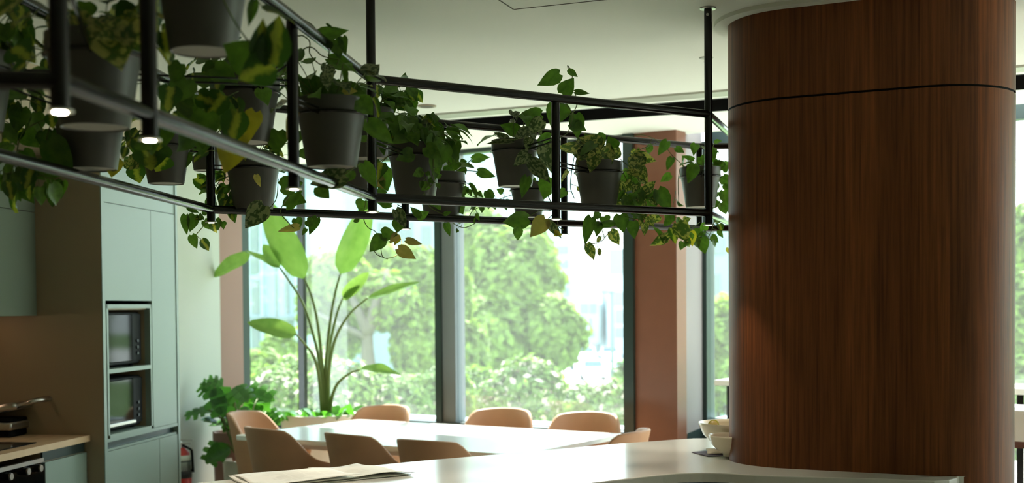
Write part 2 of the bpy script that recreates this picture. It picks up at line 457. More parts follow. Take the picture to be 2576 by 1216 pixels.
# ---- window wall with the two big panes
def bars(px, py=850): return onW(px, py).xy
wp = [bars(745), bars(1103), bars(1583)]
win2 = structure('window_2', G().wall(CRN - WD * 0.035, CRN + WD * 0.03, 0, HEAD, 0.04), M['black'])
def frame_part(name, a, b, z0, z1, th, m='frame', parent=None, inner=0.0):
    a = Vector(a) - WN * inner; b = Vector(b) - WN * inner
    o = structure(name, G().prism([a, b, b + WN * th, a + WN * th], z0, z1), M[m], parent); return o
mA, mB, mC = bars(1094), bars(1109), bars(1141)
frame_part('mullion', mA, mB, SILL, HEAD, 0.10, parent=win2)
frame_part('mullion', mB, mC, SILL, HEAD, 0.13, 'reveal', win2, inner=-0.02)
j1, j2 = bars(1573), bars(1598)
frame_part('jamb', j1, j2, 0, HEAD, 0.12, parent=win2, inner=0.03)
frame_part('bottom_rail', CRN, j1, SILL - 0.05, SILL + 0.004, 0.10, parent=win2, inner=0.02)
frame_part('lower_ledge', CRN, j1, SILL - 0.11, SILL - 0.085, 0.06, parent=win2, inner=0.05)
frame_part('spandrel_panel', CRN, j1, 0.0, SILL - 0.05, 0.10, parent=win2)
frame_part('top_rail', CRN, j1, HEAD - 0.03, HEAD + 0.1, 0.10, parent=win2)
for a, b in ((CRN, mA), (mC, j1)):
    o = frame_part('pane', a, b, SILL, HEAD, 0.008, 'glass', win2, inner=-0.05)
frame_part('outer_sill', CRN, j1, SILL - 0.03, SILL + 0.01, 0.25, 'bwhite', win2, inner=-0.10)
# ---- rust pier and the pale return beside it
P1, P2 = bars(1598), bars(1703)
w_o = frame_part('wall_pier', P1, P2, 0.60, ZC + 0.2, 0.15, 'rust'); 
frame_part('baseboard_pier', P1, P2, 0.0, 0.60, 0.16, 'frame', None, inner=0.015)
RET = plan(1767, P2.y + 0.62)
P2 = P2 + WN * 0.06
g = G().wall(P2, RET, 0.66, ZC + 0.2, 0.04, 1); structure('wall_return', g, M['lightpanel'])
g = G().wall(P2, RET, 0.0, 0.66, 0.05, 1); structure('baseboard_return', g, M['frame'])
# ---- window 3: tall glazing right of the return, runs on behind the column
W3 = RET
win3 = structure('window_3', G().prism([W3, W3 + WD * 0.035, W3 + WD * 0.035 + WN * 0.14, W3 + WN * 0.14], 0.0, HEAD), M['frame'])
def part3(name, a, b, z0, z1, th, m='frame', inner=0.0):
    return frame_part(name, W3 + WD * a, W3 + WD * b, z0, z1, th, m, win3, inner)
for a in (0.30, 1.75, 2.55, 3.6, 4.9, 6.2): part3('mullion', a + 1.0, a + 1.05, 0.0, HEAD, 0.12)
part3('bottom_rail', 1.5, 7.5, 0.30, 0.36, 0.10); part3('spandrel_panel', 0.035, 1.5, 0.0, 0.66, 0.10); part3('bottom_rail', 0.035, 1.5, 0.66, 0.70, 0.12); part3('top_rail', 0.035, 7.5, HEAD - 0.03, HEAD + 0.1, 0.1)
part3('transom', 1.5, 7.5, 0.86, 0.90, 0.10)
part3('spandrel_panel', 0.035, 7.5, 0.0, 0.30, 0.10)
part3('pane', 0.035, 7.5, 0.36, HEAD, 0.008, 'glass', -0.05)
part3('outer_sill', 0.035, 2.0, 0.70, 0.72, 0.35, 'bwhite', -0.14)
# ---- window 1: the glazed wall left of the corner
LD = (plan(555, 9.42) - CRN).normalized(); LN = V2(-LD.y, LD.x)
if LN.x > 0: LN = -LN
L_a = onwall(629, 850, CRN, CRN + LD).xy; L_b = onwall(612, 850, CRN, CRN + LD).xy; L_c = onwall(555, 850, CRN, CRN + LD).xy
win1 = structure('window_1', G().prism([CRN, L_a, L_a + LN * 0.1, CRN + LN * 0.1], SILL - 0.05, SILL), M['frame'])
def part1(name, a, b, z0, z1, th, m='frame', inner=0.0):
    a = Vector(a) - LN * inner; b = Vector(b) - LN * inner
    return structure(name, G().prism([a, b, b + LN * th, a + LN * th], z0, z1), M[m], win1)
part1('jamb', L_a, L_b, 0, HEAD, 0.12); part1('spandrel_panel', CRN, L_a, 0, SILL - 0.05, 0.1)
part1('lower_ledge', CRN, L_a, SILL - 0.11, SILL - 0.085, 0.06, 'frame', 0.05)
part1('pane', CRN, L_a, SILL, HEAD, 0.008, 'glass', -0.05)
part1('outer_sill', CRN + LN * .02, L_a, SILL - 0.03, SILL + 0.01, 0.2, 'bwhite', -0.10)
structure('wall_taupe', G().prism([L_b, L_c, L_c + LN * 0.12, L_b + LN * 0.12], 0, ZC + 0.2), M['pinkpanel'])
# ---- white wall of the kitchen side
kw = L_c - KD * 2.6
structure('wall_left', G().prism([L_c, kw, kw - KN * 0.15, L_c - KN * 0.15], 0, ZC + 0.2), M['wall'])
LB = K0 - KN * 0.78 - KD * 10
structure('wall_kitchen', G().prism([K0 - KN * 0.78 + KD * 1.6, LB, LB - KN * 0.15, K0 - KN * 0.93 + KD * 1.6], 0, ZC + 0.2), M['sagedark'])
structure('wall_back', G().prism([(-6, -3.2), (8, -3.2), (8, -3.05), (-6, -3.05)], 0, ZC + 0.2), M['sagedark'])
# ---- unseen right side: piers, and solid walls closing the glazing against side light
R0 = W3 + WD * 7.5
R1 = R0 - WN * 4.2
for a, b in ((0.0, 0.12), (1.9, 2.1), (4.0, 4.2)):
    structure('trim_1', G().prism([R0 - WN * a, R0 - WN * b, R0 - WN * b + WD * 0.12, R0 - WN * a + WD * 0.12], 0, ZC + 0.2), M['frame'])
structure('wall_side', G().prism([R0, R1, R1 + WD * 0.1, R0 + WD * 0.1], 0.3, ZC + 0.2), M['wall'])
structure('wall_right', G().prism([R1, R1 - WN * 9, R1 - WN * 9 + WD * 0.15, R1 + WD * 0.15], 0, ZC + 0.2), M['wall'])
structure('trim_2', G().prism([R0, R1, R1 + WD * 0.12, R0 + WD * 0.12], 0, 0.3), M['frame'])

# ---- walnut column: a flat-faced shaft with round ends
fa, fb = V2(1.058, 4.74), V2(1.497, 4.526)
fd = (fb - fa).normalized(); fnw = V2(-fd.y, fd.x); fnw = fnw if fnw.y > 0 else -fnw
CR = 0.305
ca, cb = fa + fnw * CR, fb + fnw * CR
def stadium(r, n=28):
    pts = []
    for k in range(n + 1):
        an = -PI / 2 + PI * k / n; pts.append(cb + (fd * math.cos(an) + fnw * math.sin(an)) * r)
    for k in range(n + 1):
        an = PI / 2 + PI * k / n; pts.append(ca + (fd * math.cos(an) + fnw * math.sin(an)) * r)
    return pts
def shaft(r, z0, z1):
    pts = stadium(r); g = G(); n = len(pts); vs = []; uv = []; acc = 0
    for i in range(n + 1):
        p = pts[i % n]
        if i: acc += (p - pts[i - 1]).length
        vs += [(p.x, p.y, z0), (p.x, p.y, z1)]; uv += [(acc, z0), (acc, z1)]
    g.add(vs, [(2 * i, 2 * i + 2, 2 * i + 3, 2 * i + 1) for i in range(n)], uv)
    return g
JZ = 2.345
col = structure('wall_column', shaft(CR - 0.006, 0, ZC), M['blackgap'], None, 'auto')
col['label'] = 'black joint'
structure('veneer_panel', shaft(CR, 0.0, JZ - 0.004), M['walnut'], col, 'auto')
structure('veneer_panel', shaft(CR, JZ + 0.004, ZC), M['walnut'], col, 'auto')
g = G(); r0 = stadium(CR + 0.001); r1 = stadium(CR + 0.055)
n = len(r0)
g.add([V3(p, ZC - 0.016) for p in r0] + [V3(p, ZC - 0.016) for p in r1] + [V3(p, ZC) for p in r1],
      [(i, (i + 1) % n, n + (i + 1) % n, n + i) for i in range(n)] + [(n + i, n + (i + 1) % n, 2 * n + (i + 1) % n, 2 * n + i) for i in range(n)])
structure('ceiling_collar', g, M['ceiling'], col, 'auto')

# ================================================================== ISLAND COUNTER
CZ = 0.92
def cz(px, py): return atZ(px, py, CZ).xy
far = [cz(487, 1216), cz(1050, 1160.5), cz(1333, 1136.5), cz(1566, 1116), cz(1704, 1106), cz(1745, 1103.5), cz(1790, 1103)]
nd = (cz(1616, 1200) - cz(1487, 1216)).normalized()
near = [cz(1487, 1216) - nd * 2.6, cz(1487, 1216), cz(1616, 1200), cz(1668, 1194.5), cz(1704, 1192), cz(1735, 1190.8), cz(1767, 1190.4), cz(1800, 1190.7), cz(1836, 1192), cz(1900, 1196), cz(2060, 1201), cz(2215, 1205), cz(2300, 1209), cz(2350, 1211), cz(2388, 1208.5), cz(2407, 1203), cz(2413, 1197)]
fdl = (far[1] - far[0]).normalized()
outline = near + [V2(1.60, 4.62), ca + fd * 0.45 + fnw * 0.0, ca + fnw * 0.28, ca + fnw * 0.36 - fd * 0.0, far[-1] + V2(0.12, -0.16)] + far[::-1] + [far[0] - fdl * 1.4]
# clean far/back part: the top runs behind the column
rcol = CR + 0.0015
arc1 = [cb + (fd * math.cos(an) + fnw * math.sin(an)) * rcol for an in [-1.05 - 0.52 * k / 6 for k in range(7)]]
arc2 = [ca + (fd * math.cos(an) + fnw * math.sin(an)) * rcol for an in [-PI / 2 - PI * k / 24 for k in range(25)]]
outline = near + arc1 + arc2 + [far[-1]] + far[-2::-1] + [far[0] - fdl * 1.4]
isl = thing('island_counter', 'long pale glossy island counter wrapping round the walnut column', 'counter', V3(cz(1300, 1180), 0))
g = G().prism(outline, CZ - 0.036, CZ)
top = obj('countertop', g, M['counter'], isl)
bv = top.modifiers.new('bevel', 'BEVEL'); bv.width = 0.004; bv.segments = 2; bv.limit_method = 'ANGLE'; bv.angle_limit = 0.6
nn = V2(-nd.y, nd.x); nn = nn if nn.y > 0 else -nn
c0 = cz(1487, 1216) - nd * 2.5 + nn * 0.25; c1 = cz(1487, 1216) + nd * 0.35 + nn * 0.25
g = G().prism([c0, c1, c1 + nn * 0.6, c0 + nn * 0.6], 0.1, CZ - 0.036)
obj('cabinet_body', g, M['sage'], isl)
obj('plinth', G().prism([c0 + nn * 0.05, c1 + nn * 0.05, c1 + nn * 0.5, c0 + nn * 0.5], 0.0, 0.1), M['frame'], isl)

# newspaper lying open on the counter
def sheet(corners, z0, curl, seed, thick=0.0012, nu=18, nv=12):
    rnd = random.Random(seed); a, b, c, d = [Vector(q) for q in corners]; g = G()
    ph = [rnd.uniform(0, 6) for _ in range(4)]
    def P(u, v):
        p = a.lerp(b, u).lerp(d.lerp(c, u), v)
        h = z0 + curl * (0.5 + 0.5 * math.sin(u * 5 + ph[0]) * math.cos(v * 3 + ph[1])) + 0.3 * curl * math.sin(v * 9 + ph[2])
        return p.x, p.y, max(h, z0)
    vs = []; uv = []; L = (b - a).length; W = (d - a).length
    for j in range(nv + 1):
        for i in range(nu + 1):
            x, y, z = P(i / nu, j / nv); vs.append((x, y, z)); uv.append((i / nu * L + seed, j / nv * W))
    g.add(vs, [(j * (nu + 1) + i, j * (nu + 1) + i + 1, (j + 1) * (nu + 1) + i + 1, (j + 1) * (nu + 1) + i) for j in range(nv) for i in range(nu)], uv)
    return g
nw = thing('newspaper', 'open creased newspaper lying on the pale counter', 'newspaper', V3(cz(800, 1205), CZ))
q = [cz(582, 1206), cz(780, 1186), cz(905, 1208), cz(650, 1235)]
q2 = [cz(775, 1186), cz(905, 1174), cz(1040, 1196), cz(880, 1211)]
for k, (qq, z, cu, nm) in enumerate(((q, 0.002, 0.004, 'left_page'), (q, 0.006, 0.006, 'left_page'), (q, 0.011, 0.013, 'left_page'), (q2, 0.002, 0.006, 'right_page'), (q2, 0.007, 0.014, 'right_page'))):
    jit = [Vector(p) + V2(random.uniform(-.012, .012), random.uniform(-.012, .012)) for p in qq]
    o = obj(nm, sheet(jit, CZ + z, cu, k + 3), M['news'], nw, True)
    sm = o.modifiers.new('thick', 'SOLIDIFY'); sm.thickness = 0.0012

# bowls on napkins behind the column's left edge
def bowl(name, label, c, r, h, extra=None):
    t = thing(name, label, 'bowl', c, 0, None)
    prof = [(0.0, 0.0), (r * 0.40, 0.0), (r * 0.42, h * 0.14), (r * 0.62, h * 0.26), (r * 0.86, h * 0.56), (r * 0.97, h * 0.9), (r, h), (r * 0.965, h), (r * 0.93, h * 0.88), (r * 0.8, h * 0.55), (r * 0.55, h * 0.3), (0.0, h * 0.22)]
    obj('bowl_body', G().lathe(c, prof, 48), M['ceramic'], t, True)
    return t
bc = V3(plan(1848, 5.33), CZ + 0.002); rb = 92 / F * 5.33
bowl('large_bowl', 'large cream serving bowl with a lemon slice, left of the column', bc, rb, 0.122)
sc_ = V3(plan(1843, 5.08), CZ + 0.008); rs_ = 62 / F * 5.08
bowl('small_bowl', 'small cream footed bowl in front of the larger one', sc_, rs_, 0.088)
lp = bc + Vector((-rb * 0.62, -0.03, 0.112))
lt = thing('lemon_slice', 'pale lemon slice leaning on the rim of the large cream bowl', 'lemon slice', lp)
d1 = Vector((1, 0.2, 0.1)).normalized(); d2 = Vector((0, 0.6, 1)).normalized(); g = G(); g2 = G()
nn3 = d1.cross(d2).normalized()
for gg, r0_, r1_ in ((g, 0.021, 0.026), (g2, 0.0, 0.021)):
    vs = []; fs = []
    for s_ in (-0.002, 0.002):
        for rr in (r0_, r1_):
            for k in range(24):
                an = 2 * PI * k / 24; vs.append(lp + (d1 * math.cos(an) + d2 * math.sin(an)) * rr + nn3 * s_)
    for k in range(24):
        k2 = (k + 1) % 24
        fs += [(k, k2, 24 + k2, 24 + k), (48 + k, 48 + k2, 72 + k2, 72 + k), (24 + k, 24 + k2, 72 + k2, 72 + k)]
    gg.add(vs, fs)
obj('rind', g, M['y'], lt, True); obj('flesh', g2, M['lemon'], lt, True)
nc = cz(1795, 1144)
for k, (sx, sy, ang, m, lab, dz) in enumerate(((0.19, 0.16, 0.3, 'plum', 'dark plum folded napkin under the small bowl', 0.0), (0.17, 0.12, -0.1, 'cream', 'crumpled cream paper napkin between bowls and plum napkin', 0.004))):
    a = V2(math.cos(ang), math.sin(ang)); b_ = V2(-a.y, a.x); c_ = nc + V2(0.03 + 0.03 * k, 0.02)
    qs = [c_ - a * sx / 2 - b_ * sy / 2, c_ + a * sx / 2 - b_ * sy / 2, c_ + a * sx / 2 + b_ * sy / 2, c_ - a * sx / 2 + b_ * sy / 2]
    o = obj('napkin', sheet(qs, CZ + 0.002 + dz, 0.003 + 0.006 * k, 20 + k), M[m], None, True)
    sm = o.modifiers.new('thick', 'SOLIDIFY'); sm.thickness = 0.002
    tag(o, lab, 'napkin', 'napkins on the counter')

# ================================================================== DINING TABLE
TZ = 0.74
tl, tb, tr, tn = atZ(600, 1097, TZ).xy, atZ(902, 1055.5, TZ).xy, atZ(1570, 1092, TZ).xy, None
ud = (tr - tb).normalized(); vd = V2(-ud.y, ud.x); vd = vd if vd.y < 0 else -vd
tw = (tl - tb).dot(vd)
tw = abs(tw); Lt = (tr - tb).length
TC = tb + ud * Lt / 2 + vd * tw / 2
tbl = thing('dining_table', 'large white rectangular dining table among the tan tub chairs', 'table', V3(TC, 0))
g = G()
crn = []
for sx, sy in ((-1, -1), (1, -1), (1, 1), (-1, 1)):
    cc = TC + ud * sx * (Lt / 2 - 0.05) + vd * sy * (tw / 2 - 0.05)
    base = math.atan2(sy, sx)
    for k in range(7):
        an = base - PI / 4 + PI / 2 * k / 6
        crn.append(cc + (ud * math.cos(an) + vd * math.sin(an)) * 0.05)
obj('tabletop', g.prism(crn, TZ - 0.028, TZ), M['white'], tbl)
a3 = (V3(ud, 0), V3(vd, 0), Vector((0, 0, 1)))
for s_ in (-1, 1):
    obj('apron', G().box(V3(TC + vd * s_ * (tw / 2 - 0.25), TZ - 0.06), (Lt - 0.5, 0.03, 0.06), a3), M['white'], tbl)
for sx in (-1, 1):
    for sy in (-1, 1):
        cc = TC + ud * sx * (Lt / 2 - 0.25) + vd * sy * (tw / 2 - 0.25)
        obj('leg', G().tube([V3(cc, TZ - 0.03), V3(cc + ud * sx * 0.06 + vd * sy * 0.04, 0)], [0.028, 0.016], 12), M['oak'], tbl, True)

# ================================================================== TUB CHAIRS
def chair_meshes():
    out = {}
    NU, NV = 36, 10
    def H(t):      # rim height of the shell against |t| (0 back centre, 1 arm front)
        t = abs(t)
        if t < 0.36: return 0.835 - 0.012 * (t / 0.36) ** 2
        if t < 0.74:
            k = (t - 0.36) / 0.38; k = k * k * (3 - 2 * k); return 0.823 - 0.20 * k
        return 0.623 - 0.055 * (t - 0.74) / 0.26
    def outer(t, v, off=0.0):
        ang = t * math.radians(128)
        z = 0.40 + (H(t) - 0.40) * v
        r = 0.245 + 0.045 * v ** 1.3 - off
        back = max(0, math.cos(ang)); lean = 0.05 * v * back
        x = r * math.sin(ang) * 1.02
        y = -(r * math.cos(ang)) - lean
        if abs(t) > 0.6: y += 0.12 * (abs(t) - 0.6)
        return Vector((x, y, z))
    g = G(); vs = []; fs = []
    for side, off in ((0, 0.0), (1, 0.032)):
        for i in range(NU + 1):
            t = -1 + 2 * i / NU
            for j in range(NV + 1):
                p = outer(t, j / NV, off)
                vs.append(p)
    W = NV + 1; O = (NU + 1) * W
    for i in range(NU):
        for j in range(NV):
            a = i * W + j; fs.append((a, a + W, a + W + 1, a + 1)); fs.append((O + a, O + a + 1, O + a + W + 1, O + a + W))
        fs.append((i * W + NV, (i + 1) * W + NV, O + (i + 1) * W + NV, O + i * W + NV))
        fs.append((i * W, O + i * W, O + (i + 1) * W, (i + 1) * W))
    for i in (0, NU):
        for j in range(NV):
            a = i * W + j; fs.append((a, a + 1, O + a + 1, O + a))
    g.add(vs, fs); out['shell'] = g
    g = G()
    ring = [(outer(-1 + 2 * i / 24, 0.0, 0.0)).xy for i in range(25)]
    g.prism(ring, 0.375, 0.425); out['seat_base'] = g
    ring = [(outer(-1 + 2 * i / 24, 0.1, 0.036)).xy for i in range(25)]
    ring = [V2(p.x * 0.98, p.y) for p in ring]
    f0, f1 = ring[-1], ring[0]
    ring += [V2(f0.x * 0.8, f0.y + 0.06), V2(f1.x * 0.8, f1.y + 0.06)]
    g = G(); cx = V2(0, 0.0)
    n = len(ring); vs = [V3(p, 0.42) for p in ring] + [V3(p, 0.462) for p in ring] + [V3(p * 0.93, 0.475) for p in ring]
    fs = [tuple(range(n))[::-1], tuple(range(2 * n, 3 * n))]
    for l in (0, 1):
        for i in range(n): fs.append((l * n + i, l * n + (i + 1) % n, (l + 1) * n + (i + 1) % n, (l + 1) * n + i))
    g.add(vs, fs); out['seat_cushion'] = g
    return out
PARENT_WORLD = False
_cm = chair_meshes()
def make_chair():
    t = empty('tub_chair')
    o = obj('shell', _cm['shell'], M['leather'], t, True)
    b = o.modifiers.new('bevel', 'BEVEL'); b.width = 0.012; b.segments = 3; b.limit_method = 'ANGLE'; b.angle_limit = 0.9
    obj('seat_base', _cm['seat_base'], M['leather'], t, 'auto')
    o = obj('seat_cushion', _cm['seat_cushion'], M['leather'], t, 'auto')
    for sx in (-1, 1):
        for sy in (-1, 1):
            obj('leg', G().tube([(sx * 0.15, sy * 0.13 - 0.02, 0.38), (sx * 0.22, sy * 0.21 - 0.02, 0.0)], [0.017, 0.010], 10), M['blackplastic'], t, True)
    return t
proto = make_chair()
def place_chair(p, face, label, first=[True]):
    global proto
    if first[0]: t = proto; first[0] = False
    else:
        t = proto.copy(); C.objects.link(t)
        for ch in proto.children:
            c = ch.copy(); C.objects.link(c); c.parent = t
    t.location = V3(p, 0); t.scale = (0.92, 0.92, 1.0); t.rotation_euler = (0, 0, math.atan2(face.y, face.x) - PI / 2)
    tag(t, label, 'chair', 'tan tub chairs around the dining table')
e0 = tb + vd * tw     # near-left corner
def near_pt(s_, off): return e0 + ud * s_ + vd * off
def far_pt(s_, off): return tb + ud * s_ - vd * off
def rot(v, a): return V2(v.x * math.cos(a) - v.y * math.sin(a), v.x * math.sin(a) + v.y * math.cos(a))
place_chair(near_pt(0.50, -0.02), rot(-vd, -0.25), 'tan tub chair seen from behind, nearest the left end of the white table')
place_chair(near_pt(1.16, 0.00), rot(-vd, -0.2), 'middle one of the three tan tub chairs with backs to the island counter')
place_chair(near_pt(1.72, 0.05), rot(-vd, 0.0), 'tan tub chair with wide flat-topped back closest to the island counter')
def fars(px, off):
    a = tb - vd * off; return onwall(px, 1040, a, a + ud).xy
place_chair(fars(932, -0.06), rot(vd, 0.1), 'tan tub chair facing us in front of the strelitzia planter')
place_chair(fars(1240, 0.10), rot(vd, 0.25), 'sunlit tan tub chair facing us right of the grey window mullion')
place_chair(fars(1458, 0.10), rot(vd, 0.25), 'sunlit tan tub chair facing us, right-hand one under the window')
place_chair(tb + vd * tw * 0.52 - ud * 0.24, rot(ud, 0.25), 'tan tub chair at the left end of the table beside the monstera')
place_chair(tr + vd * tw * 0.45 + ud * 0.12, rot(-ud, 0.15), 'tan tub chair at the right end of the table before the rust pier')
PARENT_WORLD = True

# ================================================================== KITCHEN
ka = (V3(KD, 0), V3(KN, 0), Vector((0, 0, 1)))
def kp(along, out): return K0 + KD * along + KN * out       # out: towards the room from the tall unit's face
def kbox(name, a0, a1, o0, o1, z0, z1, m, parent, bev=0.0):
    c = kp((a0 + a1) / 2, (o0 + o1) / 2)
    return obj(name, G().box(V3(c, (z0 + z1) / 2), (a1 - a0, o1 - o0, z1 - z0), ka, bev), M[m], parent)
def kwall(px, py):   # point of the tall unit's front plane seen at a pixel: (along, z)
    p = onwall(px, py, K0, K0 + KD); return (p.xy - K0).dot(KD), p.z
KL = kwall(448, 800)[0]
n0, n1 = kwall(268, 900)[0], kwall(381, 900)[0]
zt, zm, zb = kwall(320, 766)[1], kwall(320, 930)[1], kwall(320, 1086)[1]
dtop = kwall(350, 525)[1]; hz = kwall(350, 1095)[1]
tall = thing('tall_kitchen_unit', 'tall sage green kitchen unit with two open microwave niches', 'cabinet', V3(kp(KL / 2, -0.3), 0))
kbox('side_panel', -0.0, 0.022, -0.72, 0.0, 0, 2.36, 'sagedark', tall)  # sage panel given the brown colour to paint in its warm shade
kbox('side_edge', -0.001, 0.03, 0.0, 0.006, 0, 2.36, 'sage', tall)
kbox('side_panel', KL - 0.03, KL, -0.72, 0.004, 0, 2.36, 'sage', tall)
kbox('back_panel', 0.02, KL - 0.02, -0.72, -0.60, 0.0, 2.36, 'sagedark', tall)
kbox('header_panel', 0.03, KL - 0.03, -0.05, -0.002, dtop + 0.004, 2.36, 'sage', tall)
kbox('top_panel', 0.02, KL - 0.02, -0.7, 0.0, 2.34, 2.36, 'sage', tall)
kbox('door', 0.034, n1 + 0.012, -0.022, 0, zt + 0.02, dtop, 'sage', tall)
kbox('door', n1 + 0.017, KL - 0.034, -0.022, 0, hz + 0.02, dtop, 'sage', tall)
kbox('handle_channel', 0.034, KL - 0.034, -0.05, -0.03, hz - 0.045, hz + 0.016, 'frame', tall)
kbox('handle_channel', 0.034, KL - 0.034, -0.03, -0.005, hz - 0.048, hz - 0.036, 'sage', tall)
kbox('rail', 0.034, KL - 0.034, -0.03, 0.002, hz + 0.0, hz + 0.018, 'sage', tall)
mid_ = (n1 + KL) / 2 - 0.1
kbox('door', 0.034, mid_ - 0.002, -0.022, 0, 0.12, hz - 0.05, 'sage', tall)
kbox('door', mid_ + 0.002, KL - 0.034, -0.022, 0, 0.12, hz - 0.05, 'sage', tall)
kbox('plinth', 0.0, KL, -0.6, -0.05, 0, 0.11, 'frame', tall)
kbox('niche_frame', n0, n0 + 0.02, -0.03, 0.004, zb, zt, 'sage', tall)
kbox('niche_frame', n1 - 0.02, n1, -0.03, 0.004, zb, zt, 'sage', tall)
kbox('niche_frame', n0, n1, -0.03, 0.004, zt - 0.022, zt, 'sage', tall)
kbox('shelf', n0 + 0.02, n1 - 0.02, -0.6, 0.004, zm - 0.011, zm + 0.011, 'sage', tall)
kbox('shelf', n0 + 0.02, n1 - 0.02, -0.6, 0.004, zb - 0.02, zb + 0.002, 'sage', tall)
kbox('niche_lining', n1 - 0.02, n1 - 0.0, -0.6, -0.03, zb, zt, 'sagedark', tall)
kbox('niche_lining', n0, n0 + 0.02, -0.6, -0.03, zb, zt, 'sagedark', tall)
kbox('niche_lining', n0, n1, -0.6, -0.02, zt - 0.03, zt - 0.01, 'sagedark', tall)
for zz, lab, hh in ((zm + 0.011, 'black microwave in the upper niche of the sage unit', 0.30), (zb + 0.002, 'black microwave in the lower niche of the sage unit', 0.29)):
    a0, a1 = n0 + 0.03, n1 - 0.055
    t = thing('microwave_oven', lab, 'microwave', V3(kp((a0 + a1) / 2, -0.25), zz), 0, 'microwaves in the tall unit')
    kbox('body', a0, a1, -0.45, -0.045, zz + 0.012, zz + hh, 'blackplastic', t, 0.006)
    kbox('door', a0 + 0.003, a0 + (a1 - a0) * 0.74, -0.047, -0.03, zz + 0.03, zz + hh - 0.012, 'blackglass', t, 0.003)
    kbox('control_panel', a0 + (a1 - a0) * 0.76, a1 - 0.003, -0.047, -0.034, zz + 0.03, zz + hh - 0.012, 'blackplastic', t)
    ka2 = a0 + (a1 - a0) * 0.88
    for k in range(3):
        c = V3(kp(ka2, -0.03), zz + 0.07 + 0.035 * k)
        obj('button', G().box(c, (0.022, 0.006, 0.016), ka, 0.002), M['darklabel'], t)
    for aa in (a0 + 0.04, a1 - 0.04):
        for oo in (-0.4, -0.08): obj('foot', G().tube([V3(kp(aa, oo), zz), V3(kp(aa, oo), zz + 0.013)], 0.012, 10), M['blackplastic'], t)
    if 'lower' in lab: kbox('handle', a0 + 0.0, a0 + (a1 - a0) * 0.76, -0.03, -0.018, zz + 0.03, zz + 0.05, 'steel', t, 0.004)
# base units, worktop
wo_out = -((V3(K0, 0) - V3(atZ(205, 1100, 0.9), 0)).xy.dot(KN))
wt = thing('kitchen_worktop', 'light oak kitchen worktop running up to the tall sage unit', 'worktop', V3(kp(-1.5, -0.3), 0.9))
def kuv(name, a0, a1, o0, o1, z0, z1, m, parent):
    c0_, c1_, c2_, c3_ = kp(a0, o0), kp(a1, o0), kp(a1, o1), kp(a0, o1)
    g = G().prism([c0_, c1_, c2_, c3_], z0, z1)
    g.uv = [[(( g.v[i][0] - K0.x) * KN.x + (g.v[i][1] - K0.y) * KN.y, (g.v[i][0] - K0.x) * KD.x + (g.v[i][1] - K0.y) * KD.y) for i in f] for f in g.f]
    return obj(name, g, M[m], parent)
kuv('worktop_slab', -3.6, -0.002, -0.76, wo_out, 0.868, 0.9, 'oak', wt)
o_ = kp(-1.8, 0)
def pxa(px, z=0.8):  # along-position on the worktop front plane
    a = kp(0, wo_out - 0.017); return (onwall(px, 1180, a, a + KD).xy - a).dot(KD)
bu = thing('base_cabinet', 'sage green base cabinet under the end of the oak worktop', 'cabinet', V3(kp(-0.3, -0.3), 0))
a_ov = pxa(113)
kbox('body', a_ov + 0.004, -0.004, -0.74, wo_out - 0.04, 0.1, 0.865, 'sagedark', bu)
kbox('door', a_ov + 0.006, -0.006, wo_out - 0.04, wo_out - 0.018, 0.12, 0.81, 'sage', bu)
kbox('handle_channel', a_ov + 0.004, -0.006, wo_out - 0.04, wo_out - 0.03, 0.815, 0.862, 'frame', bu)
kbox('plinth', a_ov, -0.004, -0.7, wo_out - 0.08, 0.0, 0.1, 'frame', bu)
ov = thing('built_in_oven', 'black built-in oven with steel knobs under the oak worktop', 'oven', V3(kp(a_ov - 0.3, -0.3), 0))
kbox('housing', a_ov - 0.6, a_ov, -0.74, wo_out - 0.04, 0.1, 0.80, 'blackplastic', ov)
kbox('door', a_ov - 0.596, a_ov - 0.004, wo_out - 0.04, wo_out - 0.016, 0.14, 0.655, 'blackglass', ov)
kbox('control_panel', a_ov - 0.596, a_ov - 0.004, wo_out - 0.04, wo_out - 0.016, 0.66, 0.80, 'blackglass', ov)
hc = [V3(kp(a_ov - 0.56, wo_out - 0.016), 0.625), V3(kp(a_ov - 0.56, wo_out + 0.022), 0.625), V3(kp(a_ov - 0.04, wo_out + 0.022), 0.625), V3(kp(a_ov - 0.04, wo_out - 0.016), 0.625)]
obj('handle', G().tube(hc, 0.008, 10), M['steel'], ov, True)
kbox('rail', a_ov - 0.6, a_ov, wo_out - 0.045, wo_out - 0.022, 0.815, 0.835, 'steel', ov)
for px_, py_ in ((74, 1187), (105, 1179), (30, 1200)):
    a_pl = kp(0, wo_out + 0.014); hit_ = onwall(px_, py_, a_pl, a_pl + KD); aa = (hit_.xy - a_pl).dot(KD); zc_ = hit_.z
    c = V3(kp(aa, wo_out - 0.016), zc_)
    k_ = obj('knob', G().tube([c, c + V3(KN, 0) * 0.022], 0.019, 20), M['blackplastic'], ov, 'auto')
    obj('knob_cap', G().tube([c + V3(KN, 0) * 0.021, c + V3(KN, 0) * 0.03], [0.017, 0.016], 24), M['steel'], k_, 'auto')
kbox('housing', a_ov - 1.2, a_ov - 0.61, -0.74, wo_out - 0.04, 0.1, 0.865, 'sagedark', thing('base_cabinet', 'sage green base cabinet left of the black oven, mostly out of view', 'cabinet', V3(kp(a_ov - 0.9, -0.3), 0)))
hb = thing('ceramic_hob', 'flat black glass hob set in the oak worktop', 'hob', V3(kp(a_ov - 0.2, -0.3), 0.9))
ah = (atZ(78, 1116, 0.9).xy - K0).dot(KD)
kbox('glass_plate', ah - 0.58, ah, -0.60, wo_out - 0.08, 0.9005, 0.906, 'blackglass', hb, 0.002)
